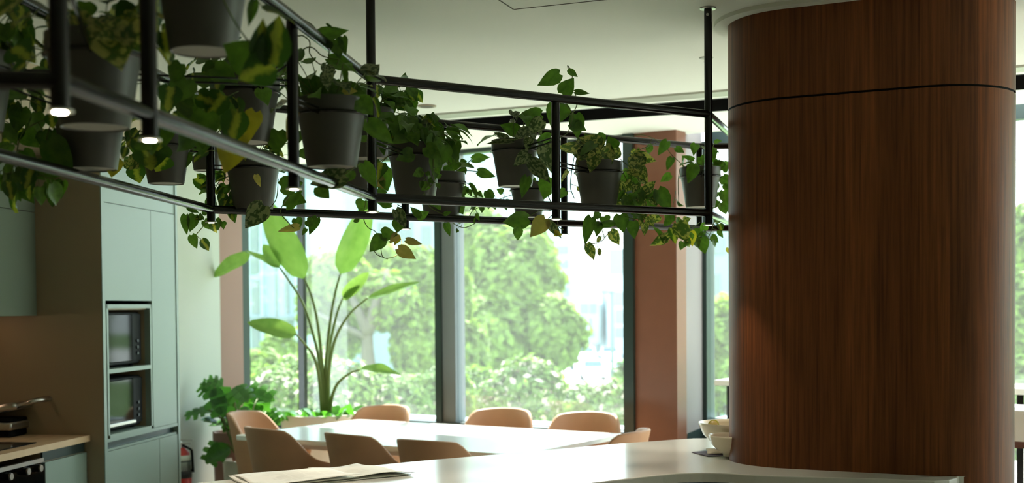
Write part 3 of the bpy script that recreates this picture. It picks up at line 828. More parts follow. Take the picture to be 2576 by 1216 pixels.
for k in range(2): obj('cooking_ring', G().lathe(V3(kp(ah - 0.16 - 0.28 * k, -0.35), 0.9063), [(0.08, 0), (0.083, 0.0004)], 40), M['darklabel'], hb)
# contact grill on the worktop
gp = atZ(30, 1095, 0.9).xy
gc = thing('contact_grill', 'stainless contact grill with raised lid on the oak worktop', 'grill', V3(gp, 0.9))
def gbox(name, c, size, m, ang=0, bev=0.01):
    ax = ka
    if ang:
        up = Vector((0, 0, 1)); d = ax[0]
        ax = (d * math.cos(ang) + up * math.sin(ang), ax[1], up * math.cos(ang) - d * math.sin(ang))
    return obj(name, G().box(c, size, ax, bev), M[m], gc, 'auto')
gq = kp((gp - K0).dot(KD) , (gp - K0).dot(KN))
gcx = V3(gq, 0.9)
ax_x = V3(KN, 0)
gaxes = (V3(KN, 0), V3(KD, 0), Vector((0, 0, 1)))
def gb(name, dx, dy, z, sx, sy, sz, m, tilt=0, bev=0.008):
    x, y, zz = gaxes
    if tilt: x, zz = x * math.cos(tilt) + zz * math.sin(tilt), zz * math.cos(tilt) - x * math.sin(tilt)
    c = gcx + gaxes[0] * dx + gaxes[1] * dy + Vector((0, 0, z))
    return obj(name, G().box(c, (sx, sy, sz), (x, y, zz), bev), M[m], gc, 'auto')
gb('foot_frame', -0.08, 0, 0.02, 0.30, 0.28, 0.04, 'blackplastic')
gb('lower_body', -0.08, 0, 0.058, 0.33, 0.31, 0.04, 'steel')
gb('hot_plate', -0.08, 0, 0.087, 0.31, 0.29, 0.02, 'blackplastic')
gb('lid', -0.06, 0, 0.135, 0.34, 0.31, 0.04, 'steel', 0.18, 0.014)
hx = gcx + gaxes[0] * 0.10 + Vector((0, 0, 0.16))
obj('handle', G().tube([hx - gaxes[1] * 0.12, hx - gaxes[1] * 0.12 + gaxes[0] * 0.10 + Vector((0, 0, .03)), hx + gaxes[1] * 0.12 + gaxes[0] * 0.10 + Vector((0, 0, .03)), hx + gaxes[1] * 0.12], 0.013, 12), M['steel'], gc, True)
# wall cabinets with strip light under them
uo = -((V3(K0, 0) - V3(atY(74, 650, 6.38), 0)).xy.dot(KN))
uc = thing('wall_cabinet', 'sage wall cabinet with shade-darkened doors above the oak worktop at the left edge', 'wall cabinet', V3(kp(-0.5, uo - 0.2), 1.53))
kbox('body', -1.2, -0.004, -0.76, uo - 0.022, 1.525, 2.36, 'sagedark', uc)
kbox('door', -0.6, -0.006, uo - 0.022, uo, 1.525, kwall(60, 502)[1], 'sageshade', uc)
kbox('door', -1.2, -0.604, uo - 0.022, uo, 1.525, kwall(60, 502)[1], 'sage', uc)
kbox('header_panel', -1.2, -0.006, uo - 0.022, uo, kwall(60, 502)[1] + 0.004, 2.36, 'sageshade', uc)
kbox('strip_light', -1.15, -0.1, -0.60, -0.585, 1.517, 1.524, 'understrip', uc)
kbox('splashback', -3.6, -0.003, -0.778, -0.762, 0.9, 1.52, 'sagedark', thing('splashback_panel', 'brown laminate splashback behind the worktop', 'wall panel', V3(kp(-1.8, -0.77), 0.9)))
g = G().prism([K0 + KD * (KL + 0.0), K0 - KD * 4, K0 - KD * 4 - KN * 0.78, K0 + KD * KL - KN * 0.78], 2.36, ZC)
structure('wall_bulkhead', g, M['sagedark'])
# ceiling strip light on the left
a, b = atZ(-60, 128, ZC - 0.01).xy, atZ(50, 160, ZC - 0.01).xy
dd = (b - a).normalized(); a = a - dd * 1.4
t = thing('ceiling_strip_light', 'bright linear light in the ceiling behind the top left vines', 'ceiling light', V3(b, ZC))
obj('diffuser', G().wall(a, b, ZC - 0.008, ZC - 0.001, 0.05, 1), M['strip'], t)
obj('housing', G().wall(a - dd * 0.02, b + dd * 0.02, ZC - 0.004, ZC, 0.07, 1), M['vent'], t)
# fire extinguisher on the white wall
ep = onwall(420, 1150, L_c, kw); ez = 0.02
ex = thing('fire_extinguisher', 'red fire extinguisher on the white wall beside the sage unit', 'fire extinguisher', V3(ep.xy + KN * 0.1, 0.3))
c = V3(ep.xy + KN * 0.095, 0)
zt_ = onwall(462, 1120, L_c, kw).z; zb_ = onwall(462, 1209, L_c, kw).z
obj('cylinder', G().lathe(c, [(0.0, zb_), (0.07, zb_), (0.075, zb_ + 0.02), (0.075, zt_ - 0.05), (0.055, zt_ - 0.01), (0.03, zt_ + 0.015), (0.0, zt_ + 0.015)], 28), M['red'], ex, 'auto')
obj('instruction_label', G().lathe(c, [(0.0765, zt_ - 0.19), (0.0765, zt_ - 0.07)], 28), M['darklabel'], ex, True)
obj('label_band', G().lathe(c, [(0.0765, zb_ + 0.11), (0.0765, zb_ + 0.17)], 28), M['label'], ex, True)
obj('label_band', G().lathe(c, [(0.0768, zt_ - 0.07), (0.0768, zt_ - 0.035)], 28), M['label'], ex, True)
obj('valve', G().lathe(c, [(0.018, zt_ + 0.01), (0.018, zt_ + 0.05), (0.0, zt_ + 0.06)], 14), M['steel'], ex, 'auto')
obj('lever', G().box(c + Vector((0.04, -0.02, zt_ + 0.07)), (0.11, 0.018, 0.008), None, 0.002).box(c + Vector((0.035, -0.02, zt_ + 0.045)), (0.09, 0.018, 0.008), None, 0.002), M['steel'], ex)
obj('hose', G().tube([c + Vector((0.02, 0, zt_ + 0.03)), c + Vector((0.085, -0.02, zt_)), c + Vector((0.095, -0.03, zt_ - 0.15)), c + Vector((0.085, -0.03, zb_ + 0.12))], 0.009, 8), M['blackplastic'], ex, True)
0 and obj('wall_bracket', G().box(V3(ep.xy + KN * 0.012, (zt_ + zb_) / 2 + 0.1), (0.05, 0.02, 0.2), ka), M['blackplastic'], ex)

# high bar table behind the column
hp = atY(1797, 957, 8.2)
HB = hp.z
bt = thing('bar_table', 'high narrow bar table with black legs, behind the column', 'table', V3(hp.xy, 0))
hd = WD; h0 = hp.xy
obj('tabletop', G().prism([h0, h0 + hd * 2.0, h0 + hd * 2.0 + WN * 0.45, h0 + WN * 0.45], HB - 0.035, HB), M['white'], bt)
for a in (0.09, 1.85):
    for b in (0.06, 0.38):
        q = h0 + hd * a + WN * b
        obj('leg', G().box(V3(q, (HB - 0.035) / 2), (0.04, 0.04, HB - 0.035), (V3(hd, 0), V3(WN, 0), Vector((0, 0, 1)))), M['black'], bt)
obj('footrail', G().box(V3(h0 + hd * 0.97 + WN * 0.38, 0.25), (1.76, 0.03, 0.03), (V3(hd, 0), V3(WN, 0), Vector((0, 0, 1)))), M['black'], bt)
# pale bench wall end at the right edge
q = atY(2557, 1068, 6.0)
zt_, zb_ = atY(2557, 1031, 6.0).z, atY(2557, 1107, 6.0).z
cb_ = thing('side_counter', 'pale boxed counter end beyond the right side of the column', 'counter', V3(q.xy, 0))
q = q.xy - V2(0.15, 0)
obj('top_box', G().prism([q, q + WD * 1.2, q + WD * 1.2 + WN * 0.4, q + WN * 0.4], zb_, zt_), M['white'], cb_)
obj('under_rail', G().prism([q + WN * 0.02, q + WD * 1.2 + WN * 0.02, q + WD * 1.2 + WN * 0.38, q + WN * 0.38], zb_ - 0.035, zb_), mat('brown_edge', lin(96, 62, 50), 0.5), cb_)
for a in (0.7, 1.15): obj('leg', G().box(V3(q + WD * a + WN * 0.2, (zb_ - 0.035) / 2), (0.04, 0.3, zb_ - 0.035), (V3(WD, 0), V3(WN, 0), Vector((0, 0, 1)))), M['black'], cb_)


# ================================================================== HANGING FRAME
ZL, ZU = 1.91, 2.291
A = V2(*atZ(937, 497, ZL).xy); Bc = V2(*atZ(1783, 536, ZL).xy)
P735 = V2(*atZ(739, 430, ZL).xy); P375 = V2(*atZ(376, 287, ZL).xy); P148 = V2(*atZ(150, 204, ZL).xy)
Rr = V2(*atZ(1760, 575, ZL).xy); R1420 = V2(*atZ(1420, 563, ZL).xy); R1020 = V2(*atZ(1020, 547, ZL).xy)
Ec = V2(*atZ(531, 527, ZL).xy)
ed_ = (V2(*atZ(247, 454, ZL).xy) - Ec).normalized()
Efar = Ec + ed_ * 2.6
Rr2 = V2(*atZ(1870, 574, ZL).xy); 
TR = 0.0152
fr = thing('hanging_plant_frame', 'black tubular frame hung from the ceiling, carrying the potted vines', 'hanging frame', V3(A, ZL))
loop = [P148, P375, P735, A, Bc, Rr2, Rr, R1420, R1020, Ec, Efar]
segs = [(P148, A), (A, Bc), (Bc, Rr2), (Rr2, Rr), (Rr, Ec), (Ec, Efar), (P148, Efar)]
for z, nm in ((ZL, 'lower_rail'), (ZU, 'upper_rail')):
    for a, b in segs: obj(nm, G().tube([V3(a, z), V3(b, z)], TR, 20), M['black'], fr, 'auto')
ceil_posts = [A, Bc, P375, P148]
lampdata = []
for q in (P148, P375, P735, A, Bc, Rr, R1420, R1020, Ec, (A + Bc) / 2 * 0 + V2(*atZ(1399, 519, ZL).xy), Efar):
    up = any((q - c).length < 1e-6 for c in ceil_posts)
    ztop = ZC if up else ZU + 0.012
    o = obj('post', G().tube([V3(q, ZL - 0.045), V3(q, ztop)], TR, 20), M['black'], fr, 'auto')
    if up and q is not None:
        obj('ceiling_flange', G().lathe(V3(q, ZC - 0.006), [(0.03, 0), (0.032, 0.002), (0.032, 0.006)], 28), M['steel'], o, 'auto')
        s_ = V3(q, ZC - 0.03) + Vector((-0.004, -TR, 0))
        obj('grub_screw', G().tube([s_, s_ + Vector((-0.001, -0.004, 0))], 0.0055, 10), M['steel'], o)
    lh = obj('lamp_housing', G().lathe(V3(q, ZL - 0.048), [(0.021, 0.0), (0.021, 0.003), (0.016, 0.005)], 24), M['vent'], o, 'auto')
    bl = obj('lamp', G().lathe(V3(q, ZL - 0.0495), [(0.0, 0), (0.010, 0), (0.011, 0.002)], 20), M['bulb'], o)
    lampdata.append(V3(q, ZL - 0.056))
for k, p in enumerate(lampdata):
    l = bpy.data.lights.new('frame_spot', 'SPOT'); l.energy = 3.0 if (p.xy - Bc).length < 0.01 else 8.0; l.color = (1, 0.86, 0.68); l.spot_size = 1.15; l.spot_blend = 0.6; l.shadow_soft_size = 0.01
    lo = bpy.data.objects.new('frame_spot', l); lo.location = p; C.objects.link(lo)

# ================================================================== LEAVES AND VINES
ROWS = [(-0.10, 0.20, 0.0), (0.03, 0.40, 0.02), (0.2, 0.50, 0.2), (0.42, 0.47, 0.42), (0.64, 0.33, 0.64), (0.82, 0.17, 0.82), (1.0, 0.004, 1.0)]
def leaf(g, base, tip, nrm, w, fold=0.25, droop=0.12, rows=ROWS, curl=0.0):
    base = Vector(base); tip = Vector(tip); y = tip - base; L = y.length
    if L < 1e-5: return
    y = y / L; n = Vector(nrm); n = n - y * n.dot(y)
    if n.length < 1e-4: n = y.orthogonal()
    n.normalize(); x = y.cross(n)
    vs = []; uv = []
    for (ty, hw, tc) in rows:
        for kx in (-1, -0.55, 0, 0.55, 1):
            yy = ty if abs(kx) > 0.01 else tc
            if abs(kx) == 0.55: yy = (ty + tc) / 2 if ty < 0.1 else ty
            zz = fold * abs(kx) * hw - droop * (yy * yy) + curl * math.sin(yy * 7 + kx * 2) * abs(kx) * 0.1
            vs.append(base + y * (yy * L) + x * (kx * hw * w * L * 2 * 0.5 / 0.5) + n * (zz * L))
            uv.append((0.5 + kx * hw, yy))
    fs = []
    for i in range(len(rows) - 1):
        for k in range(4): a = i * 5 + k; fs.append((a, a + 1, a + 6, a + 5))
    g.add(vs, fs, uv)
def curve(pts, n=6):
    pts = [Vector(p) for p in pts]
    if len(pts) < 3: return pts
    out = []
    P = [pts[0] * 2 - pts[1]] + pts + [pts[-1] * 2 - pts[-2]]
    for i in range(1, len(P) - 2):
        for k in range(n):
            t = k / n; a, b, c, d = P[i - 1], P[i], P[i + 1], P[i + 2]
            out.append(0.5 * ((2 * b) + (c - a) * t + (2 * a - 5 * b + 4 * c - d) * t * t + (3 * b - 3 * c + d - a) * t ** 3))
    out.append(pts[-1]); return out
MK = ['g', 'v', 'm', 's', 'y', 't']
def potted(px, rim_y, bot_y, D, label, mix, crown=30, vines=(), leaves=(), rnd_seed=1, scale=1.0, arm_to=None, lsize=0.07, spread=0.13, kind='hanging_pothos', down=0.5, stems=()):
    rnd = random.Random(rnd_seed)
    zb = atY(px, bot_y, D).z; c = atY(px, bot_y, D); c = Vector((c.x, D, zb))
    hh = 0.19 * scale; R = 0.0975 * scale
    ztop = zb + hh
    t = thing(kind, label, 'hanging plant', c, 0, 'potted vines in the hanging frame')
    prof = [(R * 0.66, 0.004), (R * 0.70, 0.0), (R * 0.72, 0.004), (R * 0.90, hh * 0.6), (R * 0.97, hh * 0.78), (R * 0.985, hh * 0.79), (R * 1.0, hh * 0.80), (R * 1.0, hh * 0.995), (R * 0.985, hh), (R * 0.95, hh), (R * 0.94, hh * 0.9), (0.0, hh * 0.89)]
    p_ = obj('pot', G().lathe(c, prof, 48), M['pot'], t, 'auto')
    obj('pot_underside', G().lathe(c + Vector((0, 0, 0.003)), [(0, 0), (R * 0.665, 0), (R * 0.665, 0.0015)], 40), M['potbase'], p_)
    obj('soil', G().lathe(c + Vector((0, 0, hh * 0.89)), [(0.0, 0.012), (R * 0.5, 0.008), (R * 0.93, 0.001)], 24), M['soil'], t, True)
    # holding ring: belongs to the frame
    zr = zb + hh * 0.765; rr = R * 1.01
    ring = [Vector((c.x + rr * math.cos(2 * PI * k / 40), c.y + rr * math.sin(2 * PI * k / 40), zr)) for k in range(41)]
    gr_ = G().tube(ring, 0.0042, 8)
    cand = [P148, P375, P735, A, Bc, Rr, R1420, R1020, Ec, V2(*atZ(1399, 519, ZL).xy), Efar]
    q = min(cand, key=lambda s: (s - c.xy).length) if arm_to is None else arm_to
    d = (q - c.xy); dl = d.length; d.normalize()
    for sgn in (-0.5, 0.5):
        gr_.tube([V3(c.xy + d * rr, zr + sgn * 0.014), V3(q, zr + sgn * 0.014)], 0.003, 6)
    o = obj('pot_ring', gr_, M['black'], fr, True)
    top = Vector((c.x, c.y, ztop))
    gl = G(); gs = G()
    def pick():
        r = rnd.random(); acc = 0
        for k_, w_ in mix.items():
            acc += w_
            if r <= acc: return MK.index(k_)
        return 0
    def petiole(a, b, r=0.0014):
        a = Vector(a); b = Vector(b); m = (a + b) / 2 + Vector((0, 0, 0.3 * (b - a).length * 0.4))
        gs.tube(curve([a, m, b], 4), r, 5)
    for k in range(crown):
        an = rnd.uniform(0, 2 * PI); ca_, sa_ = math.cos(an), math.sin(an)
        r = R * rnd.uniform(0.3, 0.7) + rnd.random() ** 1.3 * spread
        h = rnd.uniform(0.0, 0.11) * (1 - 0.3 * r / (spread + R)) if rnd.random() > down else rnd.uniform(-0.09, 0.05) * min(1, (r / (R * 1.2)) ** 2)
        if r < R * 1.15: h = abs(h) + 0.015
        b0 = top + Vector((ca_ * r, sa_ * r, h))
        L = lsize * rnd.uniform(0.65, 1.15)
        dr = Vector((ca_ * rnd.uniform(0.2, 0.9) + rnd.uniform(-.4, .4), sa_ * 0.6 + rnd.uniform(-.4, .4), rnd.uniform(-1.1, 0.25))).normalized()
        nr = Vector((ca_ * 0.7 + rnd.uniform(-.5, .5), sa_ * 0.7 - 0.25 + rnd.uniform(-.5, .5), 0.9 + rnd.uniform(-.5, .3)))
        gl.m = pick()
        leaf(gl, b0, b0 + dr * L, nr, rnd.uniform(0.36, 0.47), rnd.uniform(0.05, 0.4), rnd.uniform(0.0, 0.35), curl=rnd.uniform(0, 1))
        petiole(top + Vector((ca_ * R * 0.4, sa_ * R * 0.4, -0.02)), b0)
    for vn in vines:
        pts, dens, ls = vn[0], vn[1], vn[2]; dz = vn[3] if len(vn) > 3 else (0, 0)
        n_ = len(pts)
        P3 = [atY(x, y, D + dz[0] + (dz[1] - dz[0]) * i / max(1, n_ - 1)) for i, (x, y) in enumerate(pts)]
        cv = curve(P3, 6); gs.tube(cv, 0.0017, 5)
        side = 1
        for i in range(2, len(cv)):
            if rnd.random() < dens:
                side = -side; p0 = cv[i]
                tg = (cv[i] - cv[i - 1]).normalized()
                off = tg.cross(Vector((0, -1, 0))) * side * rnd.uniform(0.01, 0.03) + Vector((0, rnd.uniform(-.02, .02), rnd.uniform(-.012, .006)))
                b0 = p0 + off; L = ls * rnd.uniform(0.65, 1.2)
                dr = (off.normalized() * 0.7 + Vector((rnd.uniform(-.3, .3), rnd.uniform(-.4, .4), -rnd.uniform(0.4, 1.3)))).normalized()
                nr = Vector((rnd.uniform(-.8, .8), -1 + rnd.uniform(-.3, .5), rnd.uniform(-.2, .9)))
                gl.m = pick(); leaf(gl, b0, b0 + dr * L, nr, rnd.uniform(0.33, 0.45), rnd.uniform(0.05, 0.35), rnd.uniform(0, 0.25), curl=rnd.uniform(0, 1))
                gs.tube([p0, b0], 0.0012, 4)
    for st in stems:
        gs.tube(curve([atY(x, y, D) for x, y in st], 6), 0.0019, 6)
    for lf in leaves:
        bx, by, tx, ty, w = lf[:5]; k_ = lf[5] if len(lf) > 5 else None; dd_ = lf[6] if len(lf) > 6 else 0.0
        j = rnd.uniform(-0.02, 0.02)
        b0 = atY(bx, by, D + dd_ + j); t0 = atY(tx, ty, D + dd_ + j + rnd.uniform(-0.02, 0.02))
        nr = Vector((rnd.uniform(-.35, .35), -1, rnd.uniform(-.3, .45)))
        gl.m = MK.index(k_) if k_ else pick()
        Lp = (t0 - b0).length
        leaf(gl, b0, t0, nr, w, rnd.uniform(0.1, 0.35), rnd.uniform(-0.06, 0.1), curl=rnd.uniform(0, 0.8))
    if gl.f:
        obj('foliage', gl, [M[k] for k in MK], t, True)
        obj('stems', gs, M['stem'], t, True)
    return t
GV = {'g': 0.62, 'v': 0.38}; GG = {'g': 0.9, 'v': 0.1}; MM = {'m': 0.7, 'g': 0.3}; SS = {'s': 0.75, 'g': 0.25}
potted(512, -80, 132, 2.63, 'charcoal pot of broad variegated vine at the very top, nearest the camera', {'v': .8, 'g': .2}, 20,
    vines=[([(540, -60), (562, 0), (600, 70), (643, 123), (680, 160)], 0.05, 0.06, (-.12, -.12))],
    leaves=[(686, 160, 703, 38, .36, 'v', -.12), (655, 150, 662, 45, .28, 'v', -.12), (683, 163, 600, 200, .5, 'v', -.12), (655, 165, 560, 112, .45, 'g', -.1), (640, 0, 624, 68, .2, 'g', -.05)], rnd_seed=3, arm_to=P375)
potted(240, 143, 322, 2.66, 'charcoal pot between the two near posts with marbled leaves above it', {'m': .6, 'v': .4}, 34,
    leaves=[(270, 60, 305, 178, .5, 'm', -.1), (230, 40, 200, 90, .8, 'm', -.1), (215, 5, 225, 45, .9, 'g', .05), (330, 60, 350, 130, .7, 'm', -.1), (345, 30, 290, 70, .7, 'v', 0), (190, 30, 185, 75, .8, 'm')], rnd_seed=5, scale=1.04, arm_to=P148)
potted(228, 300, 427, 3.34, 'charcoal pot low beside the kitchen-side rail, with dark drooping leaves', GV, 26,
    vines=[([(130, 300), (118, 350), (110, 400), (100, 440), (140, 450)], 0.35, 0.065, (0, -.1)), ([(140, 290), (60, 330), (40, 400), (30, 440), (60, 450), (110, 440)], 0.4, 0.06, (0, -.1)), ([(110, 270), (60, 250), (20, 280), (5, 330), (15, 400), (20, 470)], 0.55, 0.07)],
    leaves=[(125, 352, 184, 442, .4, 'g', -.1), (88, 420, 163, 442, .35, 'g', -.1), (142, 456, 131, 520, .42, 'g'), (158, 455, 150, 500, .5, 'g'), (22, 440, 50, 506, .36, 'g'), (5, 440, 15, 486, .45, 'g'), (55, 320, 5, 368, .45, 'v'), (60, 330, 98, 372, .5, 'g'), (40, 260, 12, 300, .5, 'v'), (290, 400, 280, 447, .5, 'y', .05)], rnd_seed=8, arm_to=Efar, scale=1.0)
potted(-70, 170, 330, 3.0, 'pot at the far left edge, hidden in dense variegated foliage', {'v': .6, 'g': .4}, 60,
    vines=[([(30, 160), (25, 90), (60, 60), (100, 20)], 0.5, 0.06), ([(20, 100), (15, 60), (40, 20)], 0.5, 0.06)],
    leaves=[(35, 120, 75, 150, .9, 'v', -.2), (10, 60, 12, 108, .6, 'g', -.2), (30, 60, 22, 105, .5, 'g', -.2)], rnd_seed=9, lsize=0.075, spread=0.17)
potted(418, 372, 463, 4.3, 'charcoal pot with yellow-green leaves on its left, by the tall sage unit', GV, 18,
    leaves=[(335, 330, 330, 375, .5, 'v'), (322, 400, 350, 425, .6, 'm'), (340, 420, 352, 462, .6, 'v'), (352, 385, 372, 420, .6, 'g'), (440, 360, 430, 412, .6, 'g'), (350, 350, 345, 395, .7, 'g'), (395, 360, 380, 410, .8, 'v', -.4), (400, 330, 395, 380, .9, 'v', -.6), (415, 395, 390, 430, .8, 'v', -.5), (375, 380, 380, 430, .8, 'v', -.5), (470, 385, 462, 428, .4, 'g'), (290, 405, 282, 445, .5, 'y')],
    vines=[([(330, 300), (325, 330), (335, 360), (350, 375)], 0.3, 0.05, (-1.2, -1.2))], rnd_seed=11, scale=0.88, arm_to=Ec)
potted(521, 350, 430, 4.75, 'small charcoal pot far back behind the rear left corner post', GG, 10, rnd_seed=12, scale=0.72, spread=0.08, lsize=0.05)
potted(621, 198, 360, 3.72, 'large charcoal pot hung left of the thick post, behind broad leaves', {'g': .7, 'v': .3}, 44,
    vines=[([(560, 220), (500, 230), (440, 260), (420, 300), (400, 330)], 0.5, 0.07, (-.2, -.5)), ([(560, 200), (500, 190), (450, 210), (430, 260)], 0.5, 0.07, (-.2, -.6)), ([(600, 230), (560, 250), (520, 280), (500, 330)], 0.5, 0.075, (-.2, -.5))],
    leaves=[(598, 285, 577, 370, .42, 'v', -.6), (592, 345, 566, 437, .40, 'y', -.5), (643, 283, 617, 362, .32, 'y', -.5), (520, 285, 508, 376, .46, 'g', -.6), (470, 200, 440, 260, .5, 'g', -.6), (560, 240, 520, 300, .5, 'v', -.5), (480, 270, 470, 330, .5, 'g', -.5), (430, 220, 420, 280, .5, 'v', -.6), (540, 170, 600, 215, .4, 'g', -.3), (700, 330, 694, 388, .5, 'g'), (455, 160, 430, 210, .45, 'g', -.6), (500, 240, 545, 265, .5, 'v', -.5)], rnd_seed=14, arm_to=P735, scale=1.02, lsize=0.078)
potted(638, 438, 527, 4.5, 'charcoal pot on the rear rail above the tall strelitzia leaves', {'v': .6, 'g': .4}, 24,
    vines=[([(600, 440), (560, 450), (540, 480), (545, 530), (520, 560), (492, 592)], 0.35, 0.045), ([(580, 430), (530, 440), (500, 450)], 0.1, 0.05), ([(700, 450), (695, 500), (672, 532)], 0.05, 0.05, (-.2, -.2)), ([(735, 480), (706, 530), (725, 560), (740, 575)], 0.0, 0.05, (-.1, -.1)), ([(600, 430), (575, 470), (585, 500), (570, 530)], 0.6, 0.045)],
    leaves=[(640, 402, 640, 452, .45, 'v'), (612, 385, 613, 441, .45, 'g'), (707, 470, 763, 460, .45, 'g', -.3), (664, 518, 617, 575, .40, 's', -.3), (495, 448, 547, 488, .30, 'v'), (614, 489, 553, 521, .28, 'v'), (592, 440, 602, 487, .3, 'v'), (545, 430, 533, 450, .5, 'g'), (568, 465, 556, 498, .45, 'g'), (520, 540, 513, 520, .4, 'g'), (468, 541, 470, 591, .26, 'g'), (490, 541, 477, 584, .36, 'g'), (483, 592, 496, 626, .38, 'g'), (472, 522, 501, 536, .25, 'g'), (545, 550, 549, 581, .35, 'g'), (560, 558, 562, 577, .4, 'g'), (508, 552, 503, 535, .4, 'g'), (515, 556, 540, 580, .35, 'g'), (530, 500, 527, 540, .35, 'g'), (583, 515, 585, 555, .3, 'v'), (645, 440, 655, 470, .3, 't', -.2), (752, 571, 700, 583, .2, 't'), (742, 498, 770, 510, .5, 'g'), (728, 510, 738, 525, .5, 'g'), (772, 555, 795, 568, .45, 'g'), (798, 548, 778, 591, .3, 'g'), (771, 576, 760, 592, .35, 'g'), (745, 550, 755, 575, .5, 'g'), (720, 520, 760, 480, .3, 'g')], rnd_seed=17)
potted(835, 254, 422, 3.47, 'big sharp charcoal pot in the middle-left, between the two tall posts', {'g': .75, 's': .15, 'v': .1}, 26,
    stems=[[(700, 195), (710, 188), (737, 156), (764, 124), (786, 120), (808, 139), (828, 146), (853, 150)], [(764, 50), (784, 62), (799, 80)], [(738, 77), (750, 90), (762, 90), (779, 105), (779, 134), (799, 158), (816, 162), (826, 146), (829, 115)], [(853, 150), (840, 180), (820, 230)], [(866, 440), (905, 412)]],
    leaves=[(798, 92, 877, 76, .24, 'g'), (843, 100, 856, 150, .36, 'g'), (862, 93, 870, 140, .3, 'g'), (827, 148, 900, 182, .26, 'g'), (822, 163, 829, 224, .2, 'g'), (815, 185, 818, 216, .3, 'v'), (795, 238, 752, 195, .4, 'g'), (858, 205, 846, 250, .3, 'g'), (830, 240, 806, 214, .35, 'g'), (862, 226, 899, 230, .3, 't'), (880, 216, 914, 235, .4, 'g', .05), (857, 250, 898, 250, .25, 'g'), (766, 250, 833, 248, .14, 't', -.08), (903, 250, 938, 290, .5, 'g', -.05), (926, 308, 990, 363, .3, 'g', .1), (868, 442, 780, 464, .33, 's', .05), (800, 470, 829, 500, .5, 'g', .05), (914, 412, 947, 477, .27, 'g', .1), (742, 279, 721, 350, .2, 't', -.12), (745, 230, 752, 268, .3, 'g'), (885, 430, 872, 460, .4, 'g', .1), (750, 330, 740, 370, .5, 'g', .15), (822, 60, 843, 76, .12, 'g')], rnd_seed=21, lsize=0.07, spread=0.07, down=0.25, arm_to=P735)
potted(928, 290, 400, 4.75, 'charcoal pot half hidden behind the tall post and a mass of leaves', {'g': .85, 'v': .15}, 46, rnd_seed=23,
    leaves=[(1030, 225, 1043, 255, .5, 'v'), (1048, 232, 1062, 258, .4, 'v'), (990, 230, 975, 260, .5, 'g'), (1000, 255, 1030, 280, .5, 'v'), (1010, 245, 985, 275, .5, 'g'), (975, 265, 985, 300, .5, 'g'), (1035, 280, 1045, 310, .4, 'g')], lsize=0.075, spread=0.14,
    vines=[([(940, 280), (980, 240), (1020, 228), (1045, 235)], 0.5, 0.06), ([(930, 260), (960, 215), (1010, 215)], 0.5, 0.07)])
potted(903, 372, 482, 4.9, 'charcoal pot seen through leaves just left of the front corner', GG, 14, rnd_seed=24, arm_to=R1020,
    stems=[[(905, 470), (920, 500), (914, 545), (925, 572), (944, 583), (952, 603), (965, 609), (985, 606), (1003, 592)], [(957, 612), (962, 645), (977, 650), (1000, 642), (1010, 628), (1008, 600), (997, 584), (993, 560)], [(938, 608), (960, 605)], [(940, 630), (950, 642), (975, 652)], [(1000, 515), (1015, 525), (1025, 545), (1040, 555), (1052, 545)]],
    leaves=[(960, 588, 999, 592, .44, 'g', -.6), (963, 597, 930, 634, .42, 'g', -.6), (1002, 626, 1047, 652, .32, 't', -.6), (1022, 604, 1062, 615, .24, 't', -.6), (1000, 590, 980, 612, .35, 't', -.6), (1003, 595, 992, 618, .3, 'y', -.6), (996, 528, 1022, 576, .3, 's', -.5), (1004, 555, 998, 587, .5, 'g', -.5), (1058, 545, 1032, 520, .28, 'g', -.4), (1050, 548, 1080, 532, .35, 'g', -.4), (960, 515, 988, 520, .3, 'g', -.4), (892, 560, 905, 550, .3, 'g', -.3), (965, 425, 975, 482, .4, 'g'), (955, 470, 962, 440, .5, 't'), (950, 475, 975, 486, .4, 'g'), (915, 505, 905, 535, .6, 'g'), (985, 515, 945, 508, .3, 'g'), (945, 430, 930, 455, .5, 'g')])
potted(1046, 372, 498, 4.42, 'charcoal pot with a mass of heart leaves and a short trailing strand', GG, 66, rnd_seed=27, lsize=0.07, spread=0.13, down=0.35,
    vines=[([(1090, 400), (1088, 440), (1075, 470), (1067, 480), (1073, 505), (1085, 524), (1118, 541)], 0.12, 0.03, (-.12, -.12)), ([(1060, 430), (1070, 450), (1082, 470), (1092, 455)], 0.25, 0.03, (-.12, -.12))],
    leaves=[(1038, 385, 996, 402, .42, 'g', -.12), (1072, 370, 1112, 399, .4, 'g', -.12), (1120, 366, 1108, 420, .4, 'g', -.08), (1135, 350, 1146, 405, .4, 'g', -.05), (1062, 430, 1038, 443, .42, 'g', -.13), (1078, 462, 1060, 480, .45, 'g', -.13), (1095, 445, 1112, 440, .45, 'g', -.13), (1080, 450, 1090, 462, .5, 'g', -.13), (1150, 410, 1143, 430, .5, 'g', 0), (1100, 515, 1108, 530, .4, 'g', -.12), (1085, 505, 1102, 510, .4, 'g', -.12), (1117, 540, 1137, 533, .3, 'g', -.12), (1065, 320, 1040, 355, .5, 'g', -.1), (1020, 300, 990, 330, .5, 'g', -.1), (1090, 330, 1120, 350, .5, 'g'), (1030, 330, 1055, 360, .5, 'g', -.1)])
